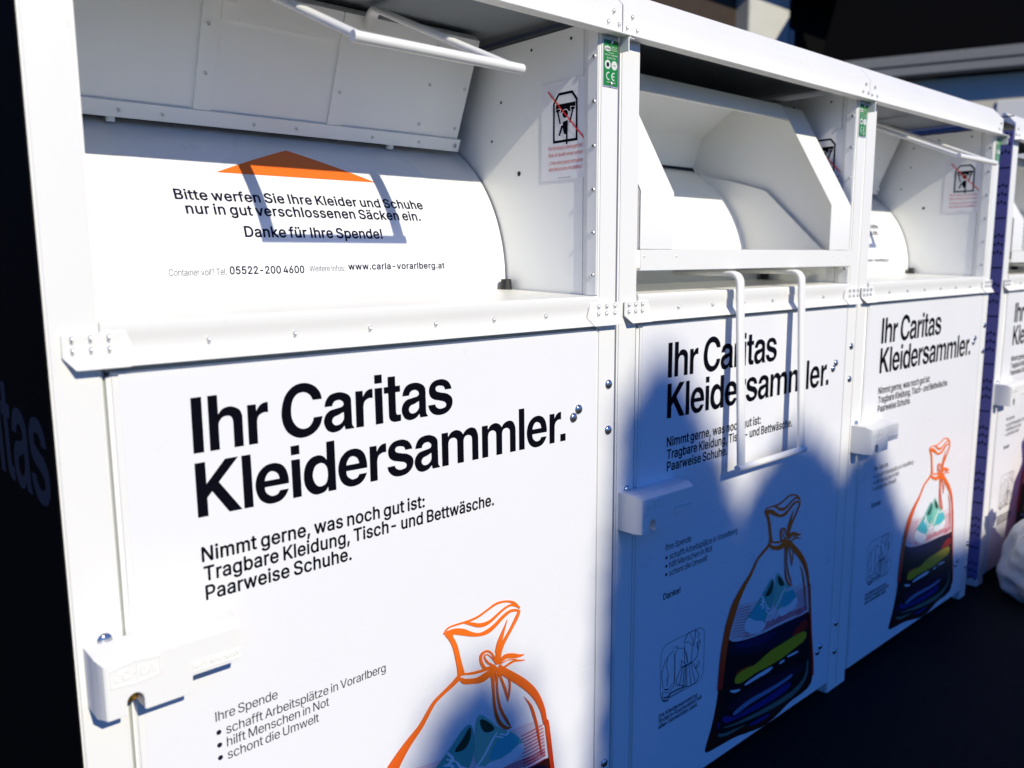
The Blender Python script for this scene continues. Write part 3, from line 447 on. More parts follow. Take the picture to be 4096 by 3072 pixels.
# the printed picture, in tenths of a millimetre on the door: ribbons as pairs of edges, patches as colour + loop
BAGLINE = [[[6497,6305,6524,6326,6565,6353,6619,6371,6696,6374,6792,6369,6886,6362,6967,6355,7045,6346,7125,6342,7206,6344,7286,6350,7370,6363,7457,6385,7545,6414,7631,6439,7711,6462,7788,6482,7864,6493,7948,6493,8037,6485,8120,6468,8193,6442,8257,6409,8313,6372,8373,6322,8433,6261,8476,6217],[6475,6325,6500,6349,6539,6383,6597,6408,6681,6414,6779,6411,6873,6406,6954,6402,7029,6397,7105,6396,7182,6397,7261,6402,7341,6412,7426,6431,7514,6457,7600,6482,7678,6508,7754,6534,7838,6548,7932,6546,8029,6532,8119,6511,8201,6487,8278,6455,8351,6411,8418,6347,8472,6278,8508,6230]],
[[6960,6368,7009,6340,7078,6301,7148,6262,7211,6226,7279,6189,7349,6159,7416,6138,7480,6127,7543,6124,7604,6131,7662,6147,7723,6168,7790,6199,7861,6235,7928,6267,7989,6293,8047,6315,8105,6331,8163,6342,8219,6348,8270,6342,8335,6315,8409,6273,8464,6240],[6964,6385,7015,6371,7088,6350,7163,6325,7232,6297,7298,6267,7356,6245,7407,6232,7455,6224,7506,6219,7559,6218,7615,6220,7676,6231,7745,6254,7818,6285,7888,6314,7951,6339,8011,6363,8071,6380,8133,6393,8198,6401,8271,6390,8352,6350,8426,6296,8477,6258]],
[[6540,6309,6592,6281,6665,6241,6739,6203,6806,6172,6875,6143,6942,6115,7011,6085,7089,6051,7169,6019,7242,5993,7313,5972,7384,5956,7457,5943,7533,5936,7608,5939,7680,5956,7748,5983,7819,6017,7897,6060,7978,6109,8055,6150,8126,6180,8192,6202,8253,6212,8322,6204,8397,6182,8453,6165],[6539,6332,6590,6333,6664,6333,6742,6325,6817,6306,6894,6280,6975,6245,7054,6199,7125,6149,7191,6108,7252,6076,7312,6051,7371,6034,7432,6028,7491,6031,7552,6039,7615,6050,7682,6067,7754,6092,7832,6129,7916,6176,7997,6216,8073,6246,8147,6269,8226,6279,8315,6265,8399,6237,8456,6217]],
[[6466,6299,6493,6275,6533,6240,6580,6210,6631,6194,6678,6186,6710,6181],[6468,6312,6498,6313,6540,6314,6577,6316,6614,6312,6657,6305,6688,6300]],
[[6515,6238,6539,6209,6571,6169,6602,6123,6631,6072,6660,6013,6686,5948,6708,5873,6728,5788,6747,5704,6763,5626,6777,5552,6789,5481,6797,5407,6803,5336,6807,5286],[6615,6283,6638,6252,6674,6205,6711,6148,6745,6087,6779,6019,6809,5943,6834,5858,6855,5769,6875,5685,6895,5606,6915,5529,6934,5455,6958,5377,6981,5302,6997,5249]],
[[8462,6202,8440,6174,8407,6132,8368,6080,8320,6015,8263,5939,8204,5865,8138,5794,8069,5725,8006,5667,7950,5627,7898,5596,7853,5552,7826,5490,7812,5423,7802,5359,7794,5295,7790,5236,7788,5197],[8509,6175,8497,6140,8479,6088,8446,6028,8395,5962,8332,5890,8268,5817,8204,5744,8139,5671,8084,5605,8043,5551,8014,5506,7993,5462,7972,5413,7954,5357,7945,5303,7949,5246,7963,5188,7973,5146]],
[[8134,6090,8108,6050,8070,5993,8031,5936,7994,5885,7957,5834,7923,5785,7892,5739,7864,5694,7840,5643,7819,5578,7803,5510,7792,5463],[8140,6087,8124,6041,8100,5975,8077,5909,8055,5848,8034,5787,8013,5730,7991,5679,7969,5632,7949,5583,7929,5523,7910,5458,7897,5412]],
[[6915,5282,6974,5261,7058,5231,7141,5205,7212,5189,7279,5176,7346,5166,7416,5158,7486,5151,7553,5146,7623,5142,7689,5138,7736,5136],[6913,5315,6971,5301,7054,5282,7133,5264,7199,5252,7263,5241,7327,5233,7394,5226,7461,5221,7525,5219,7591,5219,7653,5222,7697,5225]],
[[6847,5206,6859,5178,6887,5129,6949,5074,7030,5038,7116,5012,7198,4989,7271,4966,7347,4944,7426,4933,7501,4937,7565,4952,7619,4966,7668,4980,7715,4994,7761,5008,7812,5020,7862,5032,7897,5040],[6910,5229,6934,5209,6960,5190,6984,5180,7034,5160,7109,5133,7184,5111,7249,5099,7307,5093,7357,5093,7405,5100,7458,5112,7515,5125,7570,5132,7620,5139,7669,5146,7720,5157,7768,5170,7802,5178]],
[[7766,5193,7694,5202,7600,5216,7541,5237,7508,5275,7470,5344,7446,5408,7439,5455,7446,5495,7463,5522,7495,5539,7540,5547,7580,5543,7616,5526,7656,5493,7698,5445,7742,5370,7786,5278,7816,5211],[7785,5141,7716,5140,7615,5143,7509,5176,7435,5257,7394,5344,7373,5419,7367,5480,7378,5533,7406,5573,7453,5597,7515,5606,7579,5596,7640,5564,7693,5516,7741,5456,7786,5372,7827,5278,7855,5211]],
[[7782,5195,7737,5226,7676,5270,7625,5312,7585,5359,7547,5413,7525,5453,7525,5477,7539,5492,7558,5493,7591,5472,7637,5431,7682,5381,7730,5318,7779,5246,7814,5195],[7769,5167,7720,5194,7651,5234,7586,5284,7538,5345,7503,5408,7485,5460,7492,5497,7519,5518,7559,5517,7605,5489,7657,5445,7708,5393,7758,5326,7806,5252,7839,5200]],
[[7945,5183,7990,5199,8052,5219,8106,5225,8156,5213,8222,5190,8292,5168,8358,5152,8422,5138,8484,5127,8538,5126,8579,5132,8606,5136],[7895,5234,7927,5265,7978,5307,8049,5336,8137,5330,8220,5306,8292,5281,8361,5252,8423,5219,8474,5195,8519,5181,8561,5173,8592,5169]],
[[7998,5024,8047,5033,8116,5045,8183,5055,8237,5063,8285,5069,8332,5069,8388,5059,8452,5042,8511,5026,8559,5016,8597,5009,8623,5005],[7971,5066,8019,5076,8088,5089,8153,5102,8204,5115,8254,5126,8313,5128,8383,5110,8451,5084,8508,5062,8554,5048,8592,5038,8618,5031]],
[[7994,5158,8029,5164,8080,5172,8141,5171,8223,5154,8318,5128,8386,5109],[7978,5184,8014,5189,8069,5195,8135,5192,8221,5174,8316,5148,8384,5129]],
[[7650,5068,7663,4989,7681,4876,7696,4763,7704,4662,7710,4562,7716,4464,7723,4369,7731,4275,7746,4178,7768,4075,7797,3968,7840,3867,7899,3777,7970,3702,8045,3642,8124,3609,8191,3602,8233,3600],[7780,5028,7775,4954,7770,4848,7767,4740,7769,4641,7774,4541,7781,4443,7791,4348,7802,4255,7823,4162,7853,4061,7892,3959,7934,3874,7981,3807,8033,3749,8079,3703,8127,3667,8186,3634,8232,3611]],
[[7789,5022,7794,4944,7801,4834,7809,4722,7815,4621,7821,4520,7833,4417,7853,4314,7879,4210,7913,4108,7958,4007,8009,3910,8060,3821,8117,3738,8175,3663,8215,3611],[7878,4990,7872,4917,7865,4811,7863,4704,7867,4605,7876,4503,7892,4403,7917,4302,7950,4200,7987,4103,8032,4008,8082,3915,8129,3828,8170,3744,8206,3667,8231,3613]],
[[7848,5015,7874,4950,7912,4856,7950,4760,7985,4666,8021,4570,8053,4479,8083,4386,8111,4296,8131,4233],[7909,5013,7936,4948,7974,4853,8013,4756,8050,4661,8089,4563,8118,4468,8133,4376,8138,4290,8140,4231]],
[[7948,5008,7996,4956,8062,4883,8113,4816,8141,4760,8159,4701,8170,4639,8170,4577,8162,4516,8153,4451,8145,4373,8137,4291,8131,4234],[8020,5043,8066,4988,8133,4907,8187,4823,8212,4751,8218,4686,8219,4623,8218,4558,8213,4493,8202,4428,8182,4354,8158,4281,8140,4229]],
[[8598,4180,8643,4107,8706,4004,8761,3902,8799,3808,8833,3710,8865,3610,8896,3515,8924,3420,8952,3321,8975,3214,8997,3101,9024,2981,9061,2834,9102,2680,9131,2570],[8603,4181,8662,4112,8747,4012,8824,3905,8875,3801,8914,3697,8947,3596,8976,3499,9000,3404,9023,3303,9044,3195,9064,3082,9083,2964,9104,2822,9126,2673,9141,2568]],
[[6894,5210,6852,5192,6792,5166,6723,5136,6657,5108,6593,5085,6529,5061,6467,5037,6408,5011,6354,4986,6305,4964,6258,4936,6206,4892,6143,4822,6072,4731,5997,4634,5920,4546,5844,4473,5768,4410,5698,4351,5633,4291,5570,4224,5509,4154,5452,4084,5399,4015,5351,3949,5307,3885,5267,3824,5231,3763,5198,3699,5165,3632,5132,3561,5097,3490,5061,3422,5028,3360,4997,3299,4968,3236,4941,3166,4916,3091,4891,3011,4867,2930,4843,2850,4821,2772,4800,2694,4782,2617,4767,2540,4754,2461,4743,2379,4731,2293,4719,2203,4707,2110,4694,2014,4680,1918,4664,1815,4647,1706,4631,1609,4620,1541],[6832,5330,6793,5306,6737,5272,6674,5235,6614,5201,6556,5172,6495,5145,6432,5117,6372,5089,6318,5064,6265,5041,6208,5008,6143,4959,6070,4886,5991,4798,5912,4709,5836,4634,5761,4577,5683,4527,5603,4478,5521,4424,5442,4365,5365,4305,5289,4245,5218,4185,5151,4126,5088,4067,5029,4003,4972,3934,4920,3858,4875,3781,4837,3706,4803,3635,4770,3566,4738,3497,4708,3423,4679,3344,4653,3260,4629,3175,4607,3091,4586,3009,4564,2928,4543,2846,4522,2761,4503,2675,4488,2588,4474,2503,4463,2417,4451,2329,4440,2236,4431,2140,4423,2043,4417,1948,4409,1844,4401,1734,4395,1636,4391,1567]],
[[7915,5164,7965,5124,8036,5066,8115,5001,8191,4941,8261,4886,8332,4830,8404,4774,8474,4717,8541,4660,8606,4603,8671,4545,8733,4483,8794,4419,8854,4353,8911,4284,8963,4214,9010,4143,9052,4072,9090,4000,9125,3929,9158,3856,9187,3783,9213,3709,9236,3635,9255,3557,9271,3477,9285,3408,9296,3362,9291,3367,9264,3383,9324,3356,9347,3306,9363,3233,9378,3142,9393,3038,9409,2933,9425,2823,9441,2706,9458,2587,9474,2473,9489,2367,9504,2265,9519,2163,9535,2056,9553,1942,9571,1825,9590,1706,9611,1587,9633,1470,9656,1352,9681,1232,9705,1108,9731,977,9758,841,9784,705,9805,573,9822,438,9834,301,9844,181,9850,98],[7814,5045,7861,5002,7929,4941,8006,4873,8080,4807,8149,4748,8218,4690,8286,4632,8352,4575,8416,4518,8478,4462,8539,4406,8597,4348,8656,4289,8713,4228,8768,4166,8819,4106,8864,4045,8907,3983,8947,3920,8984,3857,9019,3792,9051,3726,9080,3660,9106,3594,9128,3525,9146,3450,9163,3379,9180,3320,9211,3272,9260,3258,9221,3282,9222,3273,9234,3210,9247,3122,9262,3019,9278,2913,9295,2804,9313,2687,9331,2568,9348,2454,9365,2348,9381,2246,9398,2144,9415,2037,9434,1923,9454,1806,9474,1686,9495,1566,9518,1447,9542,1329,9567,1209,9592,1085,9618,954,9646,819,9672,685,9694,557,9710,426,9723,291,9732,172,9739,89]]]
BAGPOLY = [['maroon',[4793,3260,4597,2778,4481,1996,4423,1308,4208,600,3911,48,3898,-65,3995,-147,4568,-191,5361,-237,6199,-416,6927,-543,7671,-493,8432,-304,9157,-309,9691,-234,9834,34,9784,553,9605,1291,9415,2418,9155,2409,7736,2499,6561,2537,5517,2672,4914,2850]],
['black',[4913,2870,4806,2473,4721,1713,4623,1153,4552,701,4537,387,4417,235,4555,57,5211,30,6185,-200,7202,-264,7951,-164,8817,-137,9465,-61,9651,191,9606,660,9459,1339,9285,2414,7736,2499,6561,2537,5517,2672]],
['shirt',[5214,3815,5647,3786,6200,3684,6912,3600,7649,3576,8417,3530,9180,3448,9285,2414,7736,2499,6561,2537,5517,2672,4914,2850,5014,3347]],
['stripe',[5223,3705,5297,3690,5406,3670,5527,3650,5670,3630,5826,3611,5937,3598],[5218,3717,5292,3706,5398,3689,5517,3672,5658,3654,5813,3637,5923,3625]],
['stripe',[5200,3629,5283,3612,5403,3588,5532,3565,5678,3543,5833,3521,5942,3506],[5196,3642,5277,3628,5396,3607,5522,3587,5666,3567,5820,3547,5930,3533]],
['stripe',[5177,3554,5268,3535,5399,3507,5537,3480,5685,3455,5839,3431,5948,3414],[5173,3567,5263,3550,5393,3526,5528,3502,5675,3479,5828,3457,5936,3441]],
['stripe',[5154,3478,5253,3457,5396,3426,5542,3395,5692,3368,5846,3341,5954,3322],[5150,3491,5248,3472,5390,3444,5534,3417,5683,3392,5835,3366,5943,3349]],
['stripe',[5131,3403,5238,3379,5392,3344,5547,3311,5700,3280,5852,3250,5960,3230],[5127,3416,5234,3394,5387,3363,5540,3332,5691,3304,5843,3276,5949,3257]],
['stripe',[5108,3328,5223,3301,5389,3263,5552,3226,5707,3192,5859,3160,5965,3138],[5104,3341,5219,3316,5384,3281,5545,3247,5699,3216,5850,3185,5956,3164]],
['stripe',[5085,3253,5209,3223,5386,3181,5557,3140,5714,3104,5865,3069,5971,3045],[5081,3265,5204,3238,5381,3199,5551,3162,5707,3128,5858,3095,5963,3072]],
['stripe',[5062,3177,5194,3145,5383,3099,5562,3055,5722,3016,5872,2979,5976,2953],[5059,3190,5190,3160,5378,3118,5557,3077,5716,3039,5865,3004,5970,2979]],
['stripe',[5039,3102,5179,3067,5379,3017,5568,2970,5729,2927,5878,2888,5982,2860],[5036,3115,5175,3082,5375,3036,5562,2991,5724,2951,5873,2913,5976,2886]],
['stripe',[5016,3027,5164,2989,5376,2935,5573,2884,5737,2839,5885,2797,5988,2767],[5013,3040,5161,3004,5371,2954,5568,2906,5732,2862,5881,2821,5983,2793]],
['stripe',[4993,2952,5150,2911,5373,2853,5578,2799,5744,2751,5891,2706,5993,2675],[4990,2964,5146,2926,5368,2872,5574,2820,5741,2774,5888,2730,5990,2700]],
['stripe',[8528,3259,8609,3256,8726,3253,8848,3253,8975,3257,9107,3264,9199,3269],[8508,3284,8588,3283,8703,3282,8822,3282,8949,3286,9082,3290,9176,3294]],
['stripe',[8535,3175,8616,3173,8734,3169,8855,3168,8983,3172,9114,3179,9207,3184],[8516,3200,8595,3199,8710,3198,8829,3198,8957,3201,9090,3206,9184,3209]],
['stripe',[8542,3092,8624,3089,8741,3085,8863,3084,8991,3088,9122,3094,9215,3099],[8523,3117,8603,3116,8718,3114,8837,3114,8965,3117,9098,3121,9192,3124]],
['stripe',[8550,3008,8631,3005,8749,3001,8870,3000,8999,3003,9130,3009,9223,3014],[8530,3033,8610,3032,8725,3030,8845,3030,8972,3032,9105,3036,9200,3039]],
['stripe',[8557,2924,8638,2921,8756,2917,8878,2915,9006,2919,9138,2924,9231,2929],[8538,2949,8618,2948,8733,2946,8852,2946,8980,2948,9113,2951,9207,2954]],
['stripe',[8564,2840,8646,2837,8764,2833,8886,2831,9014,2834,9146,2839,9239,2843],[8545,2866,8625,2864,8740,2862,8860,2861,8988,2863,9121,2866,9215,2869]],
['stripe',[8572,2756,8653,2753,8771,2748,8893,2746,9022,2749,9154,2754,9247,2758],[8552,2782,8632,2780,8748,2777,8867,2776,8996,2778,9129,2781,9223,2783]],
['stripe',[8579,2672,8661,2669,8779,2664,8901,2661,9030,2664,9162,2668,9255,2672],[8560,2698,8640,2696,8755,2693,8875,2692,9003,2693,9137,2696,9231,2698]],
['stripe',[8586,2588,8668,2584,8786,2579,8909,2576,9037,2578,9169,2583,9263,2586],[8567,2613,8647,2611,8763,2608,8883,2607,9011,2608,9145,2610,9239,2612]],
['stripe',[8594,2504,8676,2500,8794,2494,8916,2491,9045,2493,9177,2497,9271,2501],[8574,2529,8655,2527,8771,2524,8890,2522,9019,2523,9153,2525,9247,2527]],
['stripe',[8601,2419,8683,2415,8802,2409,8924,2406,9053,2408,9185,2412,9279,2415],[8582,2445,8662,2442,8778,2439,8898,2437,9027,2437,9160,2439,9255,2441]],
['stripe',[5585,2716,5852,2691,6239,2655,6635,2626,6985,2613,7340,2606,7738,2593,8264,2561,8846,2520,9267,2490],[5577,2730,5841,2709,6224,2679,6615,2654,6962,2643,7317,2637,7717,2623,8246,2588,8829,2543,9253,2510]],
['stripe',[5620,2793,5875,2760,6247,2714,6631,2676,6978,2659,7335,2651,7734,2636,8261,2601,8842,2558,9264,2526],[5613,2807,5866,2778,6233,2738,6612,2705,6956,2690,7312,2682,7713,2666,8242,2628,8826,2581,9250,2546]],
['stripe',[5655,2870,5899,2830,6254,2773,6626,2727,6971,2706,7329,2696,7731,2680,8257,2642,8839,2596,9260,2562],[5649,2883,5891,2848,6242,2797,6609,2755,6949,2736,7307,2727,7710,2709,8239,2669,8823,2619,9246,2583]],
['stripe',[5690,2947,5922,2899,6262,2832,6622,2777,6964,2753,7324,2741,7727,2723,8254,2683,8835,2634,9257,2598],[5685,2960,5916,2917,6251,2856,6606,2805,6943,2783,7302,2772,7707,2752,8236,2710,8820,2657,9243,2619]],
['stripe',[5725,3024,5946,2969,6269,2891,6618,2828,6957,2799,7319,2786,7723,2766,8250,2724,8832,2672,9253,2634],[5722,3037,5941,2986,6261,2914,6603,2856,6936,2829,7297,2817,7703,2796,8232,2750,8816,2695,9240,2655]],
['navy',[4915,2830,5518,2664,6562,2528,7737,2491,9288,2377,9344,1865,8641,1869,7039,1915,6031,2097,4872,2450]],
['navy2',[5182,2722,5589,2609,6707,2490,7595,2374,7019,2181,6017,2305,5259,2538]],
['red',[8695,2157,9301,2232,9348,1820,8248,1875]],
['red',[5239,1785,5639,1813,6266,1721,5921,1686,5377,1708]],
['yellow',[5250,1600,5258,1477,5464,1381,5805,1359,6357,1408,7080,1362,7828,1359,8598,1446,9238,1500,9291,1816,8641,1869,7789,1844,7044,1838,6340,1662,5780,1735,5376,1716]],
['white',[5037,1296,5276,1167,5546,1147,5611,1184,5270,1270,5035,1338]],
['white',[5815,1191,6372,1194,7095,1166,7384,1256,7084,1310,6364,1314,5743,1259]],
['white',[7683,1280,7988,1283,7994,1207,7688,1205]],
['white',[8137,1340,8811,1296,8817,1223,8144,1260]],
['purple',[4833,872,5692,991,7106,1014,9230,700,9247,515,8517,551,6411,637,5175,637]],
['lightblue',[5181,533,5310,605,6056,688,7136,620,7889,602,8509,642,8520,515,7900,468,6779,498,6067,517,5387,452]],
['blue',[4650,662,4913,619,5323,404,6005,408,7154,374,8449,426,8393,154,7171,144,6086,226,5328,320,4794,403]],
['greygreen',[4734,327,5066,245,6093,123,7555,23,8722,24,9353,252,9387,780,9490,745,9495,156,8820,-174,7645,-169,6458,-47,5338,151,4802,271]],
['greygreen',[4520,112,4480,249,4811,105,5413,22,6037,-81,5485,-49,4950,-25]],
['blue',[6041,-141,6681,-153,7425,-257,6911,-321,6330,-250]],
['blue',[4437,468,4524,633,4559,458,4489,326]],
['teal',[7073,4148,6912,4090,6610,3829,6210,3540,5812,3339,5637,3113,5668,2944,5987,2753,6414,2617,6695,2659,6847,3024,7156,3261,7229,3736,7167,4061]],
['dark',[7078,4086,6926,3903,6661,3713,6801,3644,6982,3642,7114,3809,7141,4028]],
['white2',[5848,3308,6172,3088,6748,2910,6750,2683,6414,2617,5987,2753,5668,2944,5636,3134]],
['teal2',[6210,3540,6526,3529,6786,3371,6752,3053,6733,2927,6171,3100,5868,3310]],
['tealgreen',[7387,4249,7268,4178,7226,3778,7187,3335,7314,3111,7589,2924,8402,2808,8612,2918,8540,3196,8265,3487,7861,3747,7611,4044]],
['dark',[7349,4177,7382,3941,7522,3757,7801,3734,7616,3981]],
['teal2',[7575,3096,7670,3319,7951,3575,8267,3465,8540,3196,8075,3012]],
['white2',[7479,3082,8076,2990,8542,3174,8628,2913,8325,2788,7716,2751,7497,2859]],
['lace',[7809,3671,7763,3630,7696,3572,7627,3506,7561,3430,7492,3346,7423,3273,7346,3214,7269,3163,7215,3129],[7852,3648,7810,3605,7749,3544,7684,3476,7619,3400,7549,3316,7478,3242,7400,3181,7321,3130,7267,3095]],
['lace',[7899,3575,7957,3542,8041,3496,8127,3469,8164,3498,8166,3544,8165,3578],[7926,3597,7983,3565,8059,3524,8096,3507,8106,3521,8114,3561,8118,3593]],
['lace',[7790,3567,7848,3535,7929,3491,7987,3459],[7808,3584,7868,3554,7949,3511,8009,3480]],
['lace',[6479,3755,6522,3699,6578,3623,6601,3570,6570,3542,6505,3519,6454,3503],[6540,3757,6588,3700,6655,3618,6688,3540,6640,3494,6562,3472,6506,3459]],
['lace',[6414,3501,6480,3472,6566,3433,6603,3412,6599,3400,6572,3369,6550,3347],[6427,3537,6495,3510,6593,3469,6677,3415,6676,3363,6633,3333,6601,3315]],
['lace',[6471,3611,6537,3573,6628,3518,6700,3467,6737,3421,6761,3370,6795,3316,6850,3261,6907,3212,6947,3178],[6496,3633,6563,3594,6658,3536,6742,3476,6792,3418,6823,3365,6856,3320,6908,3276,6968,3233,7012,3202]],
['lace',[7013,3195,6963,3239,6891,3300,6806,3336,6776,3293,6771,3220,6815,3142,6937,3086,7079,3048,7179,3022],[6946,3184,6904,3229,6849,3285,6845,3299,6836,3270,6837,3204,6861,3158,6937,3130,7067,3098,7165,3076]],
['lace',[7201,3037,7259,3046,7336,3055,7386,3052,7416,3027,7444,2978,7448,2928,7407,2872,7337,2813,7284,2771],[7140,3104,7206,3104,7303,3103,7397,3081,7464,3028,7503,2966,7508,2903,7459,2843,7381,2786,7325,2747]],
['lace',[7107,3076,7077,3040,7036,2989,7013,2933,7029,2869,7063,2805,7089,2760],[7162,3045,7129,3012,7083,2966,7058,2917,7069,2861,7100,2800,7124,2756]],
['lace',[6924,3129,6885,3075,6829,2998,6784,2923,6758,2850,6743,2780,6733,2731],[6973,3104,6932,3051,6875,2976,6827,2903,6797,2834,6776,2766,6762,2719]],
['lace',[7225,3036,7212,2992,7196,2930,7201,2871,7256,2823,7326,2790,7373,2770],[7270,3018,7257,2974,7241,2913,7244,2865,7277,2836,7335,2808,7381,2788]]]
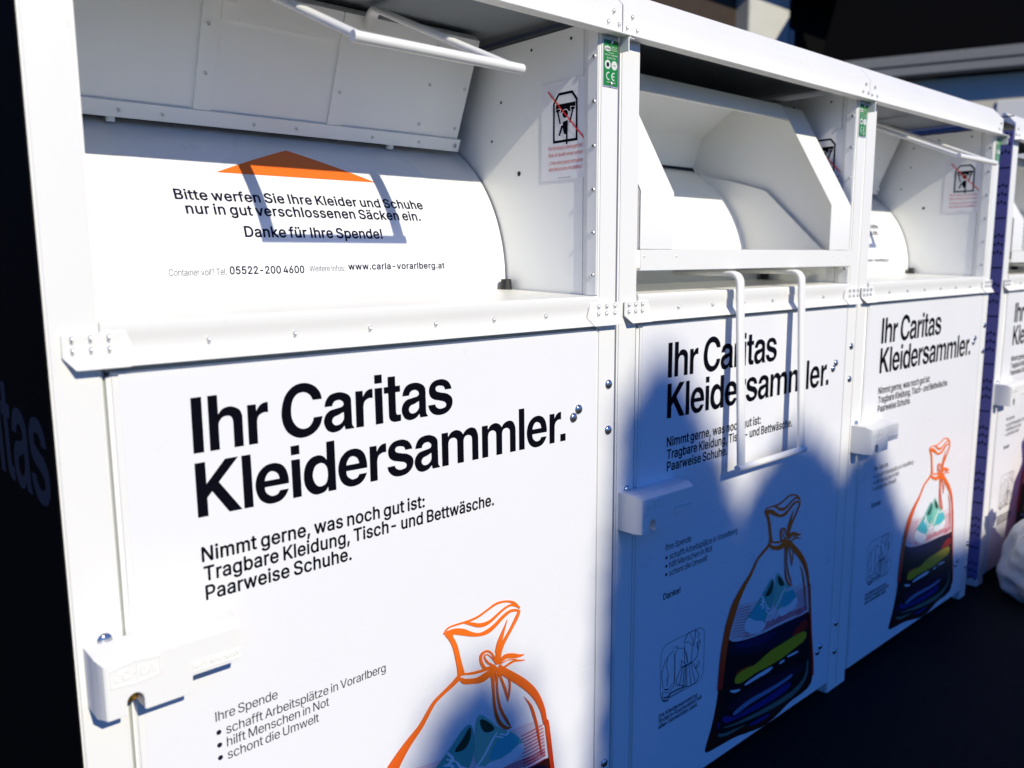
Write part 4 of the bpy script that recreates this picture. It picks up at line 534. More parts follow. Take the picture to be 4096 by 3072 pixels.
ICON = [[[2355,3493,2365,3498,2381,3506,2407,3510,2455,3511,2514,3509,2542,3502,2538,3478,2515,3439,2489,3406,2465,3385,2438,3369,2419,3359],[2340,3505,2351,3511,2368,3519,2396,3523,2447,3525,2508,3522,2556,3505,2556,3469,2532,3429,2506,3395,2481,3373,2453,3357,2434,3347]],
[[2342,3457,2284,3433,2202,3399,2128,3362,2075,3331,2030,3297,1988,3243,1943,3154,1900,3046,1873,2951,1869,2886,1880,2835,1897,2774,1916,2685,1941,2584,1979,2503,2037,2455,2106,2432,2175,2429,2242,2458,2309,2505,2370,2526,2415,2500,2465,2445,2535,2392,2640,2355,2758,2324,2842,2303],[2356,3444,2298,3421,2216,3387,2143,3350,2091,3319,2047,3286,2005,3233,1960,3145,1918,3037,1891,2943,1887,2880,1897,2831,1915,2770,1934,2680,1959,2580,1994,2504,2041,2465,2101,2446,2163,2443,2227,2471,2294,2518,2362,2539,2425,2506,2477,2450,2539,2402,2638,2368,2754,2338,2838,2317]],
[[2391,3365,2397,3266,2404,3124,2410,2975,2410,2811,2407,2640,2405,2519],[2424,3354,2430,3255,2438,3113,2443,2963,2443,2799,2441,2627,2438,2506]],
[[2496,3448,2546,3434,2616,3413,2683,3390,2739,3371,2789,3352,2828,3323,2854,3276,2871,3215,2890,3147,2917,3061,2945,2968,2964,2902],[2495,3460,2544,3446,2615,3425,2682,3403,2740,3383,2795,3361,2843,3325,2872,3273,2890,3211,2908,3143,2935,3057,2963,2964,2983,2897]],
[[2109,3342,2093,3278,2072,3185,2064,3096,2086,3016,2121,2941,2144,2876,2146,2822,2136,2777,2121,2744,2097,2730,2068,2727,2046,2726],[2127,3334,2111,3270,2090,3178,2082,3090,2103,3013,2138,2938,2162,2871,2164,2814,2154,2768,2138,2733,2111,2716,2078,2713,2055,2712]],
[[2142,2878,2129,2784,2110,2654,2096,2560],[2164,2869,2150,2775,2131,2645,2118,2550]],
[[2009,2469,2057,2456,2124,2438,2173,2425],[2001,2501,2049,2488,2116,2470,2165,2457]],
[[3010,3732,3037,3729,3078,3724,3125,3720,3182,3720,3243,3721,3293,3714,3326,3696,3355,3669,3385,3639,3419,3609,3449,3581,3463,3557,3450,3540,3421,3521,3408,3488,3436,3437,3480,3378,3505,3322,3496,3271,3470,3219,3443,3159,3429,3082,3415,2999,3384,2934,3317,2896,3232,2875,3170,2862],[3002,3748,3030,3745,3070,3740,3115,3736,3170,3736,3234,3737,3292,3729,3338,3705,3372,3674,3401,3644,3435,3614,3468,3583,3487,3550,3472,3526,3443,3508,3432,3482,3457,3437,3502,3377,3529,3315,3520,3260,3493,3207,3466,3148,3452,3072,3438,2988,3406,2920,3335,2880,3248,2858,3186,2845]],
[[2996,3747,2961,3721,2911,3684,2868,3643,2830,3596,2798,3545,2801,3500,2863,3481,2944,3479,3014,3464,3074,3404,3136,3322,3205,3280,3249,3333,3281,3431,3302,3523,3310,3597,3307,3666,3305,3713],[3016,3733,2980,3707,2931,3670,2889,3630,2851,3584,2821,3535,2817,3504,2855,3497,2936,3496,3022,3475,3092,3406,3153,3326,3190,3297,3227,3345,3258,3441,3279,3532,3286,3605,3284,3673,3281,3721]],
[[2821,3438,2818,3400,2813,3343,2813,3271,2819,3173,2829,3059,2841,2969,2855,2920,2872,2894,2883,2879],[2840,3431,2837,3392,2832,3336,2832,3264,2838,3166,2848,3053,2860,2964,2873,2917,2888,2894,2899,2880]],
[[2825,3312,2854,3261,2894,3186,2927,3109,2949,3025,2965,2936,2975,2874],[2846,3311,2875,3259,2915,3184,2950,3105,2972,3019,2988,2930,2998,2867]],
[[3187,3293,3174,3223,3156,3125,3141,3039,3134,2977,3130,2928,3128,2896],[3207,3285,3194,3215,3175,3116,3161,3031,3153,2970,3150,2921,3148,2888]],
[[3017,3722,3058,3661,3115,3576,3160,3495,3178,3422,3184,3353,3187,3304],[3034,3722,3075,3661,3133,3575,3178,3492,3197,3417,3203,3346,3206,3298]],
[[3472,3355,3441,3349,3398,3338,3370,3307,3377,3245,3400,3169,3418,3114],[3498,3327,3468,3322,3431,3313,3409,3290,3416,3235,3439,3160,3457,3106]],
[[2715,2840,2785,2834,2886,2825,2982,2820,3065,2823,3142,2829,3194,2834],[2694,2879,2764,2873,2863,2865,2956,2860,3035,2862,3110,2868,3162,2873]],
[[3168,2853,3218,2778,3290,2670,3355,2566,3414,2477,3465,2394,3482,2326,3448,2270,3379,2225,3296,2198,3203,2192,3096,2203,2993,2224,2902,2256,2813,2298,2729,2346,2637,2397,2553,2452,2506,2507,2516,2572,2562,2643,2609,2708,2650,2765,2693,2816,2723,2850],[3188,2853,3239,2777,3310,2669,3376,2565,3435,2476,3488,2391,3506,2315,3469,2255,3398,2209,3312,2181,3214,2174,3104,2186,2997,2208,2901,2241,2809,2285,2723,2334,2630,2386,2539,2445,2485,2512,2494,2583,2541,2656,2588,2721,2629,2779,2672,2829,2702,2863]],
[[2761,2858,2744,2797,2720,2710,2696,2623,2671,2536,2647,2449,2630,2388],[2783,2847,2766,2786,2742,2699,2718,2612,2694,2525,2670,2438,2653,2377]],
[[2844,2853,2834,2783,2821,2684,2808,2585,2794,2485,2781,2386,2772,2316],[2866,2843,2857,2774,2844,2674,2831,2575,2817,2476,2804,2376,2795,2306]],
[[2938,2843,2940,2766,2943,2655,2945,2545,2948,2434,2951,2322,2952,2244],[2961,2835,2963,2758,2966,2647,2968,2536,2971,2425,2974,2314,2976,2236]],
[[3026,2842,3041,2761,3063,2646,3085,2531,3107,2415,3129,2299,3145,2217],[3049,2835,3064,2755,3086,2639,3108,2524,3130,2408,3153,2292,3168,2210]],
[[3110,2846,3136,2769,3174,2659,3211,2548,3249,2437,3287,2325,3314,2247],[3132,2841,3159,2764,3196,2654,3234,2543,3272,2432,3310,2320,3337,2242]],
[[2889,2849,2886,2775,2882,2669,2878,2563,2874,2457,2870,2350,2868,2276],[2912,2840,2909,2766,2905,2660,2901,2554,2897,2447,2893,2341,2891,2267]],
[[3441,2809,3455,2786,3474,2755,3483,2723,3474,2688,3454,2649,3430,2621,3397,2604,3361,2598,3356,2595,3364,2630,3389,2683,3408,2722],[3462,2808,3477,2785,3497,2752,3507,2715,3497,2676,3477,2636,3451,2606,3415,2588,3373,2580,3333,2600,3341,2641,3366,2695,3385,2734]],
[[2688,3066,2733,3023,2795,2964,2844,2915,2866,2890,2876,2876,2882,2867],[2704,3071,2748,3028,2811,2968,2860,2919,2885,2892,2896,2876,2902,2867]],
[[2704,3066,2700,3017,2695,2950,2692,2901],[2726,3057,2723,3008,2718,2941,2714,2892]],
[[1924,2456,1914,2390,1903,2297,1915,2217,1970,2163,2046,2128,2114,2113,2151,2132,2175,2168,2221,2194,2313,2198,2431,2193,2551,2191,2673,2195,2796,2202,2889,2213,2933,2231,2944,2254,2947,2270],[1945,2447,1936,2380,1925,2288,1935,2214,1978,2173,2044,2143,2102,2130,2131,2146,2155,2182,2206,2211,2301,2215,2420,2210,2539,2208,2660,2212,2783,2219,2873,2230,2912,2246,2921,2266,2924,2280]],
[[1964,2256,2026,2240,2114,2219,2191,2209,2226,2226,2236,2251,2265,2267,2342,2272,2447,2270,2553,2266,2663,2258,2774,2248,2853,2240],[1953,2293,2015,2278,2099,2257,2162,2248,2179,2258,2189,2284,2230,2306,2314,2311,2422,2310,2529,2306,2640,2298,2752,2288,2831,2280]],
[[1949,2439,1987,2416,2043,2384,2100,2358,2155,2348,2207,2347,2252,2352,2282,2363,2302,2381,2325,2398,2362,2419,2403,2440,2433,2455],[1956,2450,1994,2427,2047,2396,2098,2374,2146,2365,2195,2364,2237,2368,2263,2379,2282,2395,2306,2413,2344,2434,2385,2455,2414,2471]],
[[1928,2193,2003,2172,2106,2142,2182,2120],[1923,2214,1998,2193,2102,2163,2178,2141]],
[[3716,3444,3706,3519,3677,3587,3632,3647,3572,3692,3504,3721,3429,3731,2110,3731,2035,3721,1966,3692,1907,3647,1862,3587,1833,3519,1824,3444,1824,2455,1833,2380,1862,2312,1907,2252,1966,2207,2035,2178,2110,2169,3429,2169,3504,2178,3572,2207,3632,2252,3677,2312,3706,2380,3716,2455,3716,3444],[3703,3444,3694,3515,3667,3581,3623,3638,3566,3682,3500,3709,3429,3718,2110,3718,2039,3709,1973,3682,1916,3638,1872,3581,1845,3515,1835,3444,1835,2455,1845,2384,1872,2318,1916,2261,1972,2217,2039,2190,2110,2181,3429,2181,3500,2190,3566,2217,3623,2261,3667,2318,3694,2384,3703,2455,3703,3444]]]

def pairs(v, k=1.0):
    return [(v[i] * k, v[i + 1] * k) for i in range(0, len(v), 2)]

GL = {k: {ch: (g[0], [pairs(L) for L in g[1]]) for ch, g in f.items()} for k, f in FONT.items()}
GL['H'] = {}
for ch, fl_ in HEAD.items():
    loops = [pairs(L) for L in fl_]
    GL['H'][ch] = (max(p[0] for L in loops for p in L), loops)

_fill = {}
def fill(loops, key=None):
    """triangulate closed 2D loops (holes allowed)"""
    if key in _fill and key is not None:
        return _fill[key]
    cu = bpy.data.curves.new('fill', 'CURVE')
    cu.dimensions = '2D'
    cu.fill_mode = 'FRONT'
    for L in loops:
        sp = cu.splines.new('POLY')
        sp.points.add(len(L) - 1)
        for p, (a, b) in zip(sp.points, L):
            p.co = (a, b, 0, 1)
        sp.use_cyclic_u = True
    o = bpy.data.objects.new('fill', cu)
    me = o.to_mesh()
    res = ([(v.co.x, v.co.y) for v in me.vertices], [tuple(p.vertices) for p in me.polygons])
    o.to_mesh_clear()
    bpy.data.objects.remove(o)
    bpy.data.curves.remove(cu)
    fixed = []
    for f in res[1]:
        area = 0
        for i in range(len(f)):
            x0, y0 = res[0][f[i]]
            x1, y1 = res[0][f[(i + 1) % len(f)]]
            area += x0 * y1 - x1 * y0
        fixed.append(f if area > 0 else f[::-1])
    res = (res[0], fixed)
    if key is not None:
        _fill[key] = res
    return res

def put(bm, vf, fn, mi=0):
    vs_ = [bm.verts.new(fn(a, b)) for a, b in vf[0]]
    for f in vf[1]:
        try:
            nf = bm.faces.new([vs_[i] for i in f])
            nf.material_index = mi
        except ValueError:
            pass

def text(bm, s, font, x0, x1, z, cap, fn, mi=0):
    """set a line so that its ink runs from x0 to x1 (or natural width when x1 is None)"""
    k = cap / 1000.0
    adv = []
    pen = 0.0
    first = None
    last = 0
    for ch in s:
        if ch == ' ':
            adv.append(None)
            pen += 290
            continue
        a, loops = GL[font][ch]
        mn = min(p[0] for L in loops for p in L)
        mxx = max(p[0] for L in loops for p in L)
        if first is None:
            first = mn
        adv.append(pen)
        last = pen + mxx
        pen += a
    n = max(1, len(s) - 1)
    tr = 0.0
    sx = 1.0
    if x1 is not None:
        tr = ((x1 - x0) / k - (last - first)) / n
        lim = -42.0
        if tr < lim:
            sx = ((x1 - x0) / k) / ((last - first) + lim * n)
            tr = lim
        if tr > 0:
            sx = min(1.09, ((x1 - x0) / k) / (last - first))
            tr = ((x1 - x0) / k / sx - (last - first)) / n
        if tr > 90:
            sx = ((x1 - x0) / k) / ((last - first) + 90 * n)
            tr = 90
    for i, ch in enumerate(s):
        if ch == ' ':
            continue
        ox = adv[i] + tr * i - first
        vf = fill(GL[font][ch][1], (font, ch))
        put(bm, vf, lambda a, b: fn(x0 + (a + ox) * k * sx, z + b * k), mi)

def heading(bm, fn, sc=1.0, x_off=0.0, z_off=0.0, which=(1, 2)):
    for w, base in ((1, 1.0660), (2, .9645)):
        if w in which:
            for ch, x in (FIRST_LINE if w == 1 else SECOND_LINE):
                vf = fill(GL['H'][ch][1], ('H', ch))
                put(bm, vf, lambda a, b: fn((x + a * 8.55e-5) * sc + x_off, (base + b * 8.55e-5) * sc + z_off))

def ribbons(bm, s, fn, mi=0, step=0.0):
    for i, (a, b) in enumerate(s):
        strip(bm, pairs(a, 1e-4), pairs(b, 1e-4), fn, i * step, mi)

def strip(bm, A, B, fn, lift, mi=0):
    va = [bm.verts.new(fn(x, z, lift)) for x, z in A]
    vb = [bm.verts.new(fn(x, z, lift)) for x, z in B]
    for i in range(len(A) - 1):
        f = bm.faces.new((va[i], va[i + 1], vb[i + 1], vb[i]))
        f.material_index = mi

def ngon(n, cx, cz, r, ry=None):
    return [(cx + r * math.cos(2 * math.pi * i / n), cz + (ry or r) * math.sin(2 * math.pi * i / n)) for i in range(n)]

# ------------------------------------------------------------------ ground and surroundings
bm = bmesh.new()
bmesh.ops.create_grid(bm, x_segments=2, y_segments=2, size=150)
g = obj('ground', bm, mat('asphalt', (.012, .0115, .0115), .95, noise=.6, nscale=60, bump=.8, bscale=240, spec=.12))
g.location = (0, 0, -.10)
tag(g, 'dark asphalt ground in front of the containers', None, None, 'structure')

# ------------------------------------------------------------------ clothing container
WID = 1.15
YD = -.0012                      # face of the door leaf

def rivet_mesh(r=.0056, h=.0034):
    b = bmesh.new()
    disc_y(b, 0, 0, 0, r, h, 18, rim=r * .38)
    bmesh.ops.recalc_face_normals(b, faces=b.faces[:])
    for f in b.faces:
        if all((v.co.x ** 2 + v.co.z ** 2) < (r * .45) ** 2 for v in f.verts):
            f.material_index = 1
    o = obj('rivet', b, [M['steel'], M['darkmetal']], None, 40)
    return o

def bolt_mesh(r=.0112, h=.0062):
    b = bmesh.new()
    disc_y(b, 0, 0, 0, r, h, 24, dome=True)
    bmesh.ops.recalc_face_normals(b, faces=b.faces[:])
    return obj('bolt', b, M['bolt'], None, 'all')

RIV = rivet_mesh()
RIVP = rivet_mesh(.0042, .0024)
RIVP.data.materials[0] = M['paint']
RIVP.data.materials[1] = M['seal']
BOLT = bolt_mesh()
_used = set()

def place(src, parent, loc, rot=None, name=None):
    if src.name in _used:
        o = src.copy()
        COL.objects.link(o)
    else:
        _used.add(src.name)
        o = src
    o.parent = parent
    o.location = loc
    if rot:
        o.rotation_euler = rot
    return o

def front(y):
    return lambda x, z, l=0.0: Vector((x, y - l, z))

DY, DZ, DR = .681, 1.30, .375
def ondrum(off):
    def f(x, s, l=0.0):
        a = s / DR
        rr = DR + off + l
        return Vector((x, DY - rr * math.cos(a), DZ + rr * math.sin(a)))
    return f
def s_of(z):
    return DR * math.asin((z - DZ) / DR)

def make_container(kind):
    root = empty('clothing_container', (0, 0, -.10))
    P = root
    def O(name, b, m, parent=None, smooth=False):
        o = obj(name, b, m, parent or P, smooth)
        if parent is None:
            o.location = (0, 0, .10)
        return o
    # ---- frame posts
    for x0, x1 in ((.0005, .0665), (1.0895, 1.149)):
        for y0, y1 in ((0, .05), (1.08, 1.13)):
            b = bmesh.new()
            box(b, x0, x1, y0, y1, -.098, 1.86, .0035, 3)
            O('post', b, M['paint'], None, 40)
    # ---- side walls with flange and holes
    for s in (0, 1):
        b = bmesh.new()
        xa = (.006, .058) if s == 0 else (1.0925, 1.1445)
        box(b, xa[0], xa[1], .0515, 1.078, -.06, 1.851, .001, 1)
        xf = (.0640, .0685) if s == 0 else (1.0875, 1.0921)
        box(b, xf[0], xf[1], .0055, .034, 1.274, 1.848, .0008, 2)
        w = O('side_wall', b, M['inside'])
        x = .0686 if s == 0 else 1.0874
        for i in range(6 if s else 0):
            place(RIV, w, (x, .015, 1.318 + .0917 * i), (0, 0, R_(90 if s == 0 else -90)))
        xh = .0584 if s == 0 else 1.0921
        for (y, z, r) in ((.089, 1.828, .0035), (.215, 1.826, .0035), (.315, 1.803, .0035), (.322, 1.725, .0035), (.357, 1.638, .0035), (.259, 1.554, .0058)):
            if s == 0:
                break
            b = bmesh.new()
            b.faces.new([b.verts.new((xh, y - a, z + c)) for a, c in ngon(14, 0, 0, r)])
            obj('hole', b, M['darkmetal'], w)
    # back, floor, roof
    b = bmesh.new()
    box(b, .06, 1.09, 1.10, 1.125, -.06, 1.85, .001, 1)
    O('back_wall', b, M['paint'])
    b = bmesh.new()
    box(b, .068, 1.088, .06, 1.075, -.06, -.04)
    O('floor_panel', b, M['paint'])
    b = bmesh.new()
    box(b, .004, 1.146, .052, 1.13, 1.903, 1.925, .003, 2)
    box(b, .01, 1.14, .055, 1.125, 1.885, 1.901)
    for f in b.faces:
        if f.calc_center_median().z < 1.902:
            f.material_index = 1
    O('roof_panel', b, [M['paint'], M['dark_inside']])
    # ---- roof beam
    b = bmesh.new()
    extrude_x(b, [(-.004, 1.8240), (-.004, 1.8885), (.038, 1.934), (.049, 1.934), (.049, 1.905), (.0, 1.878), (.0, 1.8235), (.0, 1.8205), (-.030, 1.8205), (-.030, 1.8235)], .0008, 1.1482, True, .0008)
    beam = O('roof_beam', b, M['paint'], None, 30)
    for x, z in ((1.120, 1.870), (1.103, 1.846), (1.137, 1.846), (.030, 1.868), (.013, 1.843), (.047, 1.843)):
        place(RIV, beam, (x, -.004, z))
    b = bmesh.new()
    box(b, 1.1440, 1.1475, -.026, -.001, 1.790, 1.8203, .0006, 1)
    box(b, 1.1477, 1.1640, -.026, -.002, 1.8165, 1.8203, .0006, 1)
    obj('beam_bracket', b, M['paint'], beam)
    # ---- belt rail
    b = bmesh.new()
    prof = [(-.0005, 1.2722), (-.0042, 1.269), (-.0052, 1.2515), (-.0028, 1.2465), (-.0028, 1.2275), (-.017, 1.2095), (-.0155, 1.2078), (.004, 1.2230), (.004, 1.2722)]
    extrude_x(b, prof, .0668, 1.0892, True, .0006)
    for x0, x1, s in ((.0165, .100, 1), (1.058, 1.1535, -1)):
        pr = [(-.0064, 1.2575), (-.0064, 1.2268), (-.0205, 1.2088), (-.0190, 1.2074), (-.0035, 1.2240), (-.0035, 1.2575)]
        e = bmesh.new()
        A = [e.verts.new((x0 + (.013 if (s == 1 and z < 1.215) else 0), y, z)) for y, z in pr]
        B = [e.verts.new((x1 - (.006 if (s == -1 and z < 1.215) else 0), y, z)) for y, z in pr]
        n = len(pr)
        for i in range(n):
            e.faces.new((A[i], A[(i + 1) % n], B[(i + 1) % n], B[i]))
        e.faces.new(A[::-1])
        e.faces.new(B)
        bmesh.ops.recalc_face_normals(e, faces=e.faces[:])
        # slanted inner shoulder of the end plate
        for v in e.verts:
            if s == 1 and v.co.x > x1 - .02 and v.co.z < 1.23 and v.co.z > 1.224:
                v.co.x += .010
            if s == -1 and v.co.x < x0 + .02 and v.co.z < 1.23 and v.co.z > 1.224:
                v.co.x -= .010
        bmesh.ops.bevel(e, geom=e.edges[:], offset=.0007, segments=2, affect='EDGES')
        merge(b, e)
    belt = O('belt_rail', b, M['paint'], None, 30)
    for i in range(6):
        place(RIV, belt, (.219 + .1414 * i, -.0028, 1.2365))
    for x in (.030, .0535, .077, 1.0835, 1.1095, 1.1365):
        for z in (1.2335, 1.2495):
            place(RIV, belt, (x, -.0064, z))
    # ---- shelf
    b = bmesh.new()
    extrude_x(b, [(.0046, 1.2716), (.35, 1.2830), (.60, 1.2830), (.60, 1.279), (.35, 1.279), (.0046, 1.2676)], .0668, 1.0872, True)
    O('shelf', b, M['shelf'])
    b = bmesh.new()
    for k in range(2):
        pass
    n = 20
    rings = []
    for rr, z in ((.0145, 1.2805), (.0125, 1.3045), (.0110, 1.3058), (0, 1.3058)):
        rings.append([b.verts.new((1.072 + rr * math.cos(2 * math.pi * i / n), .285 + rr * math.sin(2 * math.pi * i / n), z)) for i in range(n)])
    for A, B in zip(rings, rings[1:]):
        for i in range(n):
            try:
                b.faces.new((A[i], A[(i + 1) % n], B[(i + 1) % n], B[i]))
            except ValueError:
                pass
    bmesh.ops.remove_doubles(b, verts=b.verts[:], dist=1e-6)
    O('rubber_buffer', b, M['rubber'], None, 40)
    # ---- door
    b = bmesh.new()
    box(b, .0715, 1.0885, YD, .03, -.06, 1.1995, .006, 3)
    door = O('door', b, M['paint'], None, 40)
    b = bmesh.new()
    box(b, .0667, .0713, .010, .03, -.06, 1.205)
    box(b, 1.0887, 1.0893, .010, .03, -.06, 1.205)
    box(b, .0715, 1.0885, .006, .03, 1.2, 1.2225)
    obj('door_seal', b, M['seal'], door)
    # poster: rounded sheet
    b = bmesh.new()
    box(b, .0865, 1.0845, YD - .0007, YD - .0002, -.05, 1.1965, 0)
    obj('poster_sheet', b, M['poster'], door)
    yp = YD - .0007
    b = bmesh.new()
    heading(b, front(yp - .0004))
    obj('heading_lettering', b, M['ink'], door)
    b = bmesh.new()
    f = front(yp - .0004)
    text(b, 'Nimmt gerne, was noch gut ist:', 'M', .187, .610, .8935, .0245, f)
    text(b, 'Tragbare Kleidung, Tisch- und Bettwäsche.', 'M', .1885, .781, .8620, .0245, f)
    text(b, 'Paarweise Schuhe.', 'M', .1895, .450, .8310, .0245, f)
    obj('text_lettering', b, M['ink'], door)
    b = bmesh.new()
    text(b, 'Ihre Spende', 'L', .1925, .299, .6260, .0165, f)
    text(b, 'schafft Arbeitsplätze in Vorarlberg', 'L', .2085, .513, .5985, .0165, f)
    text(b, 'hilft Menschen in Not', 'L', .2085, .394, .5765, .0165, f)
    text(b, 'schont die Umwelt', 'L', .2085, .373, .5545, .0165, f)
    for z in (.6065, .5845, .5625):
        put(b, fill([ngon(16, .1965, z, .0042)]), f)
    obj('list_lettering', b, M['inkblue'], door)
    b = bmesh.new()
    text(b, 'Danke!', 'M', .187, .258, .4965, .0170, f)
    obj('thanks_lettering', b, M['ink'], door)
    b = bmesh.new()
    text(b, 'Die Kleidersammlung', 'M', .179, .345, .1755, .0125, f)
    text(b, 'findet in Kooperation mit', 'M', .179, .367, .1610, .0125, f)
    text(b, 'allen Gemeinden statt.', 'M', .179, .349, .1465, .0125, f)
    ribbons(b, ICON, f, 0, .00001)
    obj('clothing_icon', b, M['inkblue'], door)
    # bag picture
    groups = {'clothes_picture': [], 'shoe_picture': []}
    cols = {'clothes_picture': {}, 'shoe_picture': {}}
    bms = {k: bmesh.new() for k in groups}
    for i, pl in enumerate(BAGPOLY):
        col = pl[0]
        col = {'red': 'redcloth'}.get(col, col)
        part = 'shoe_picture' if col in ('teal', 'teal2', 'tealgreen', 'white2', 'lace', 'dark') else 'clothes_picture'
        cm = cols[part]
        if col not in cm:
            cm[col] = len(cm)
        fy = front(yp - .0004 - .00002 * i)
        if len(pl) == 3:
            strip(bms[part], pairs(pl[1], 1e-4), pairs(pl[2], 1e-4), fy, 0, cm[col])
        else:
            loop = pairs(pl[1], 1e-4)
            # soften the cut-out corners a little
            sm = []
            n = len(loop)
            for j in range(n):
                p, q = Vector(loop[j]), Vector(loop[(j + 1) % n])
                sm += [tuple(p * .75 + q * .25), tuple(p * .25 + q * .75)]
            put(bms[part], fill([sm]), fy, cm[col])
    for part, bb in bms.items():
        obj(part, bb, [M['p_' + c] for c in cols[part]], door)
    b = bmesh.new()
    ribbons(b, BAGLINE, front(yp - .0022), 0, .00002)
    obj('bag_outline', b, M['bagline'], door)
    for x, z in ((1.027, 1.028), (1.0105, 1.0115), (1.022, .096), (1.006, .081)):
        place(BOLT, door, (x, yp, z))
    # ---- post bolts
    pp = [o for o in root.children if o.name.startswith('post')]
    rp = [o for o in pp if o.data.vertices[0].co.x > .5 and o.data.vertices[0].co.y < .5][0]
    lp = [o for o in pp if o.data.vertices[0].co.x < .5 and o.data.vertices[0].co.y < .5][0]
    for z in (1.0725, .967, .143, .043):
        place(BOLT, rp, (1.1265, 0, z))
    place(BOLT, lp, (.041, 0, .8135))
    # ---- lock cover
    b = bmesh.new()
    outl = [(.0115, .8120), (.0115, .722), (.0465, .722), (.0465, .735)] + [(.0585 + .012 * math.cos(R_(180 - 22.5 * i)), .739 + .013 * math.sin(R_(180 - 22.5 * i))) for i in range(9)] + \
           [(.0705, .735), (.0705, .722), (.1395, .722), (.1395, .7485), (.2185, .7485), (.2185, .8120)]
    def ring(y, ins, bot):
        out = []
        for x, z in outl:
            xx = x + (ins if x < .02 else (-ins * .4 if x > .2 else 0))
            zz = z - (ins if z > .80 else 0)
            out.append((xx, zz))
        return [b.verts.new((x, y, z)) for x, z in out]
    rs = [ring(-.0005, 0, 0), ring(-.048, 0, 0), ring(-.0655, .0085, 0)]
    for A, B in zip(rs, rs[1:]):
        for i in range(len(A)):
            b.faces.new((A[i], A[(i + 1) % len(A)], B[(i + 1) % len(A)], B[i]))
    b.faces.new(rs[-1])
    bmesh.ops.recalc_face_normals(b, faces=b.faces[:])
    ed = [e for e in b.edges if e.calc_face_angle(0) > .2 and all(v.co.y < -.01 for v in e.verts)]
    bmesh.ops.bevel(b, geom=ed, offset=.0012, segments=2, affect='EDGES')
    lock = O('lock_cover', b, M['paint'], None, 30)
    b = bmesh.new()
    fl = front(-.0668)
    text(b, 'JO', 'M', .0335, .0535, .776, .0135, fl)
    text(b, 'BA', 'M', .0665, .0880, .776, .0135, fl)
    put(b, fill([ngon(8, .0600, .7825, .0018)]), fl)
    text(b, 'MADE IN GERMANY', 'M', .1425, .2115, .7575, .0075, fl)
    for lp_ in ([(.026, .7955), (.0605, .8005), (.0605, .7985), (.028, .7938)], [(.0605, .8005), (.0945, .7965), (.0945, .7945), (.0605, .7985)],
                [(.026, .769), (.0605, .7655), (.0605, .7675), (.028, .7707)], [(.0605, .7655), (.0945, .769), (.0945, .771), (.0605, .7675)],
                [(.026, .7955), (.0278, .7942), (.0278, .7705), (.026, .769)], [(.0928, .795), (.0945, .7965), (.0945, .769), (.0928, .7705)],
                [(.0615, .799), (.0630, .799), (.0630, .767), (.0615, .767)],
                [(.1395, .7675), (.2145, .7675), (.2145, .7665), (.1395, .7665)], [(.1395, .7555), (.2145, .7555), (.2145, .7545), (.1395, .7545)],
                [(.1395, .7665), (.1405, .7665), (.1405, .7555), (.1395, .7555)]):
        put(b, fill([lp_]), fl)
    geo = bmesh.ops.extrude_face_region(b, geom=b.faces[:])
    for v in geo['geom']:
        if isinstance(v, bmesh.types.BMVert):
            v.co.y += .0016
    bmesh.ops.recalc_face_normals(b, faces=b.faces[:])
    obj('embossed_lettering', b, M['paint'], lock)
    b = bmesh.new()
    bmesh.ops.create_cone(b, cap_ends=True, segments=20, radius1=.0115, radius2=.0115, depth=.012, matrix=Matrix.Translation((.0585, -.030, .735)))
    obj('lock_cylinder', b, M['brass'], lock, 40)
    # ---- rating plate on right post
    b = bmesh.new()
    box(b, 1.096, 1.1445, -.0012, -.0002, 1.715, 1.812, .0003, 1)
    rpz = O('rating_plate', b, M['alu'])
    b = bmesh.new()
    box(b, 1.0985, 1.1430, -.0018, -.0013, 1.7185, 1.811, 0)
    obj('green_face', b, M['green'], rpz)
    b = bmesh.new()
    fg = front(-.0021)
    put(b, fill([[(1.0995, 1.797), (1.109, 1.799), (1.118, 1.797), (1.118, 1.7895), (1.109, 1.7875), (1.0995, 1.7895)]]), fg)
    for s_, x0, x1, z, c in (('Easy Serie', 1.1125, 1.130, 1.7845, .0022), ('Fabr. Nr.: 11000289', 1.1010, 1.1405, 1.7795, .0028), ('Baujahr 2015', 1.1070, 1.1345, 1.7735, .0028), ('Made in Germany', 1.107, 1.135, 1.7245, .0022)):
        text(b, s_, 'M', x0, x1, z, c, fg)
    for z in (1.797, 1.7935, 1.790):
        text(b, 'JOBA Germany', 'M', 1.1205, 1.1385, z, .0018, fg)
    for cx in (1.1100, 1.1310):
        put(b, fill([ngon(24, cx, 1.7610, .0094)]), fg)
    for cx, op in ((1.1135, 0), (1.1300, 1)):
        pts = arc((cx, 1.7380), .0085, 75, 285, 12) + arc((cx, 1.7380), .0060, 285, 75, 12)
        put(b, fill([pts]), fg)
        if op:
            put(b, fill([[(cx - .0065, 1.7392), (cx + .0012, 1.7392), (cx + .0012, 1.7368), (cx - .0065, 1.7368)]]), fg)
    obj('plate_print', b, M['platewhite'], rpz)
    b = bmesh.new()
    fd = front(-.0025)
    put(b, fill([ngon(20, 1.1100, 1.7610, .0047)]), fd)
    text(b, 'JOBA', 'M', 1.1265, 1.1355, 1.7600, .0020, fd)
    text(b, 'JO', 'M', 1.1015, 1.1080, 1.791, .004, fd)
    text(b, 'BA', 'M', 1.1095, 1.1165, 1.791, .004, fd)
    obj('dark_print', b, M['darkmetal'], rpz)
    place(RIV, rpz, (1.1208, -.0018, 1.7222))
    place(RIV, rpz, (1.1208, -.0018, 1.8075))
    # ---- warning sticker on the right inner wall
    xs = 1.0916
    def wall(off):
        return lambda u, v, l=0.0: Vector((xs - off - l, .181 - u, v))
    b = bmesh.new()
